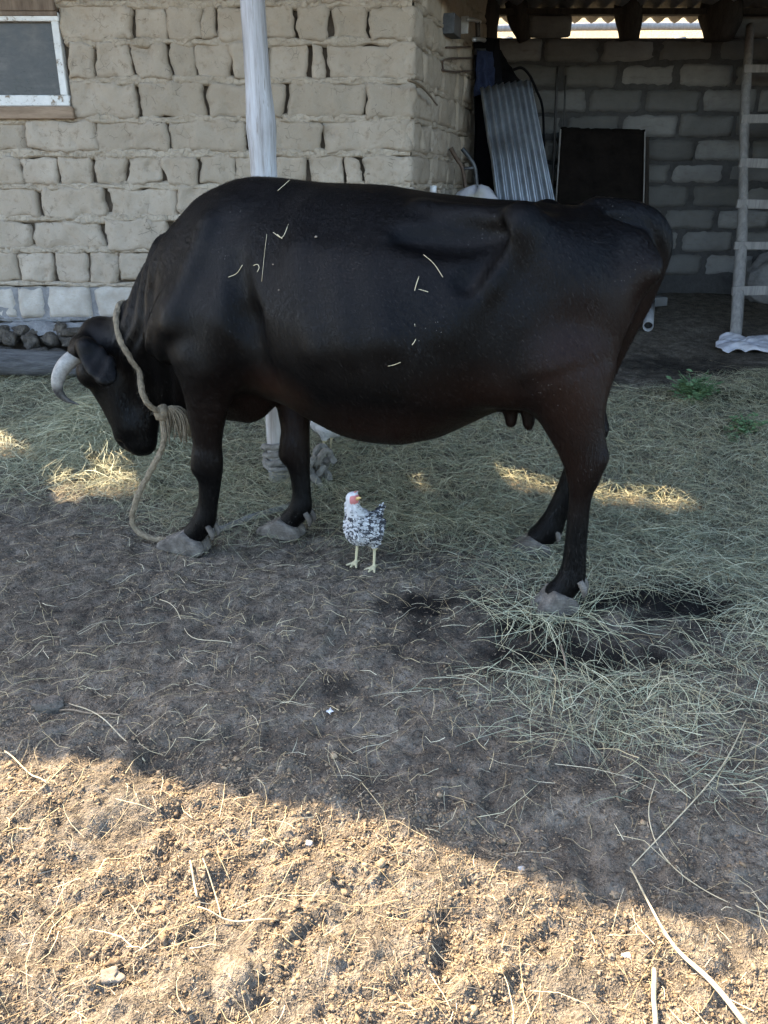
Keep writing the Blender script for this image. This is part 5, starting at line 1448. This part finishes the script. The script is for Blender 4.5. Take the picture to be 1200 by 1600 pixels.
stalk([(250, 940), (275, 955), (300, 995), (362, 1004)], [.0012, .0014, .0014, .001], 'dry_stalk', 'bent pale straw on the dark earth below the front hooves', lift=.008)
# white down feather
c = on_ground(514, 1118); mb = MB()
for k in range(26):
    a = random.uniform(0, 6.28); l = random.uniform(.006, .013); d = np.array([math.cos(a) * l, math.sin(a) * l, random.uniform(.002, .008)]); q = c + np.array([0, 0, .008])
    mb.tube([q, q + d * .6 + [0, 0, .002], q + d], [.0007, .0003], 4)
tag(mb.build('feather', M['feather'], None, False), 'small white down feather on the dark earth', 'feather')
# straws stuck to the cow
wl_ = [([(434, 298), (443, 290), (453, 281)], 1), ([(427, 363), (441, 371), (451, 350)], 1), ([(357, 433), (370, 427), (379, 414)], 1), ([(662, 398), (678, 412), (692, 433)], 1), ([(655, 431), (650, 446), (648, 456), (653, 452), (669, 456)], 1.2), ([(648, 506), (650, 528), (644, 539)], 1.3), ([(606, 572), (616, 570), (626, 566)], 1), ([(396, 415), (402, 413), (405, 418), (402, 425)], 1), ([(441, 373), (433, 366)], 1), ([(417, 366), (413, 400), (409, 440)], .6)]
wlab = iter(['straight straw near the top of the cow\'s withers in front of the post', 'tick-shaped straw high on the cow\'s shoulder', 'short curved straw lowest and foremost on the cow\'s shoulder',
    'longest slanting straw on the cow\'s flank, nearest the hip', 'forked straw with several arms in the middle of the cow\'s flank', 'bent upright straw below the forked straw on the flank', 'lowest short straw, lying level on the cow\'s belly side',
    'tiny hooked straw curl right of the curved straw on the shoulder', 'short stub joined to the tick-shaped straw on the shoulder', 'long thin upright straw hanging down the cow\'s shoulder'])
for pts, k in wl_:
    P = [cow_hit(x, y, .003) for x, y in pts]
    if any(q is None for q in P): continue
    P = [q - np.append(CN, 0) * .0005 for q in P]
    mb = MB(); mb.tube(spline(P, 4), .0009 * k, 5); tag(mb.build('straw_wisp', M['straw'], None, True), next(wlab), 'straw', 'straw wisps on the cow')
for (x, y, r, lab) in ((494, 370, .004, 'largest pale crumb stuck to the cow\'s upper ribs'), (427, 413, .003, 'small pale crumb beside the long upright straw on the cow'), (436, 453, .0026, 'lowest pale crumb on the cow below the long upright straw')):
    P = cow_hit(x, y, .004)
    if P is not None: tag(blob('dung_fleck', P - np.append(CN, 0) * .002, (r, r * .6, r * .8), x, M['pebble'], None, 1, .3), lab, 'crumb', 'pale crumbs on the cow')
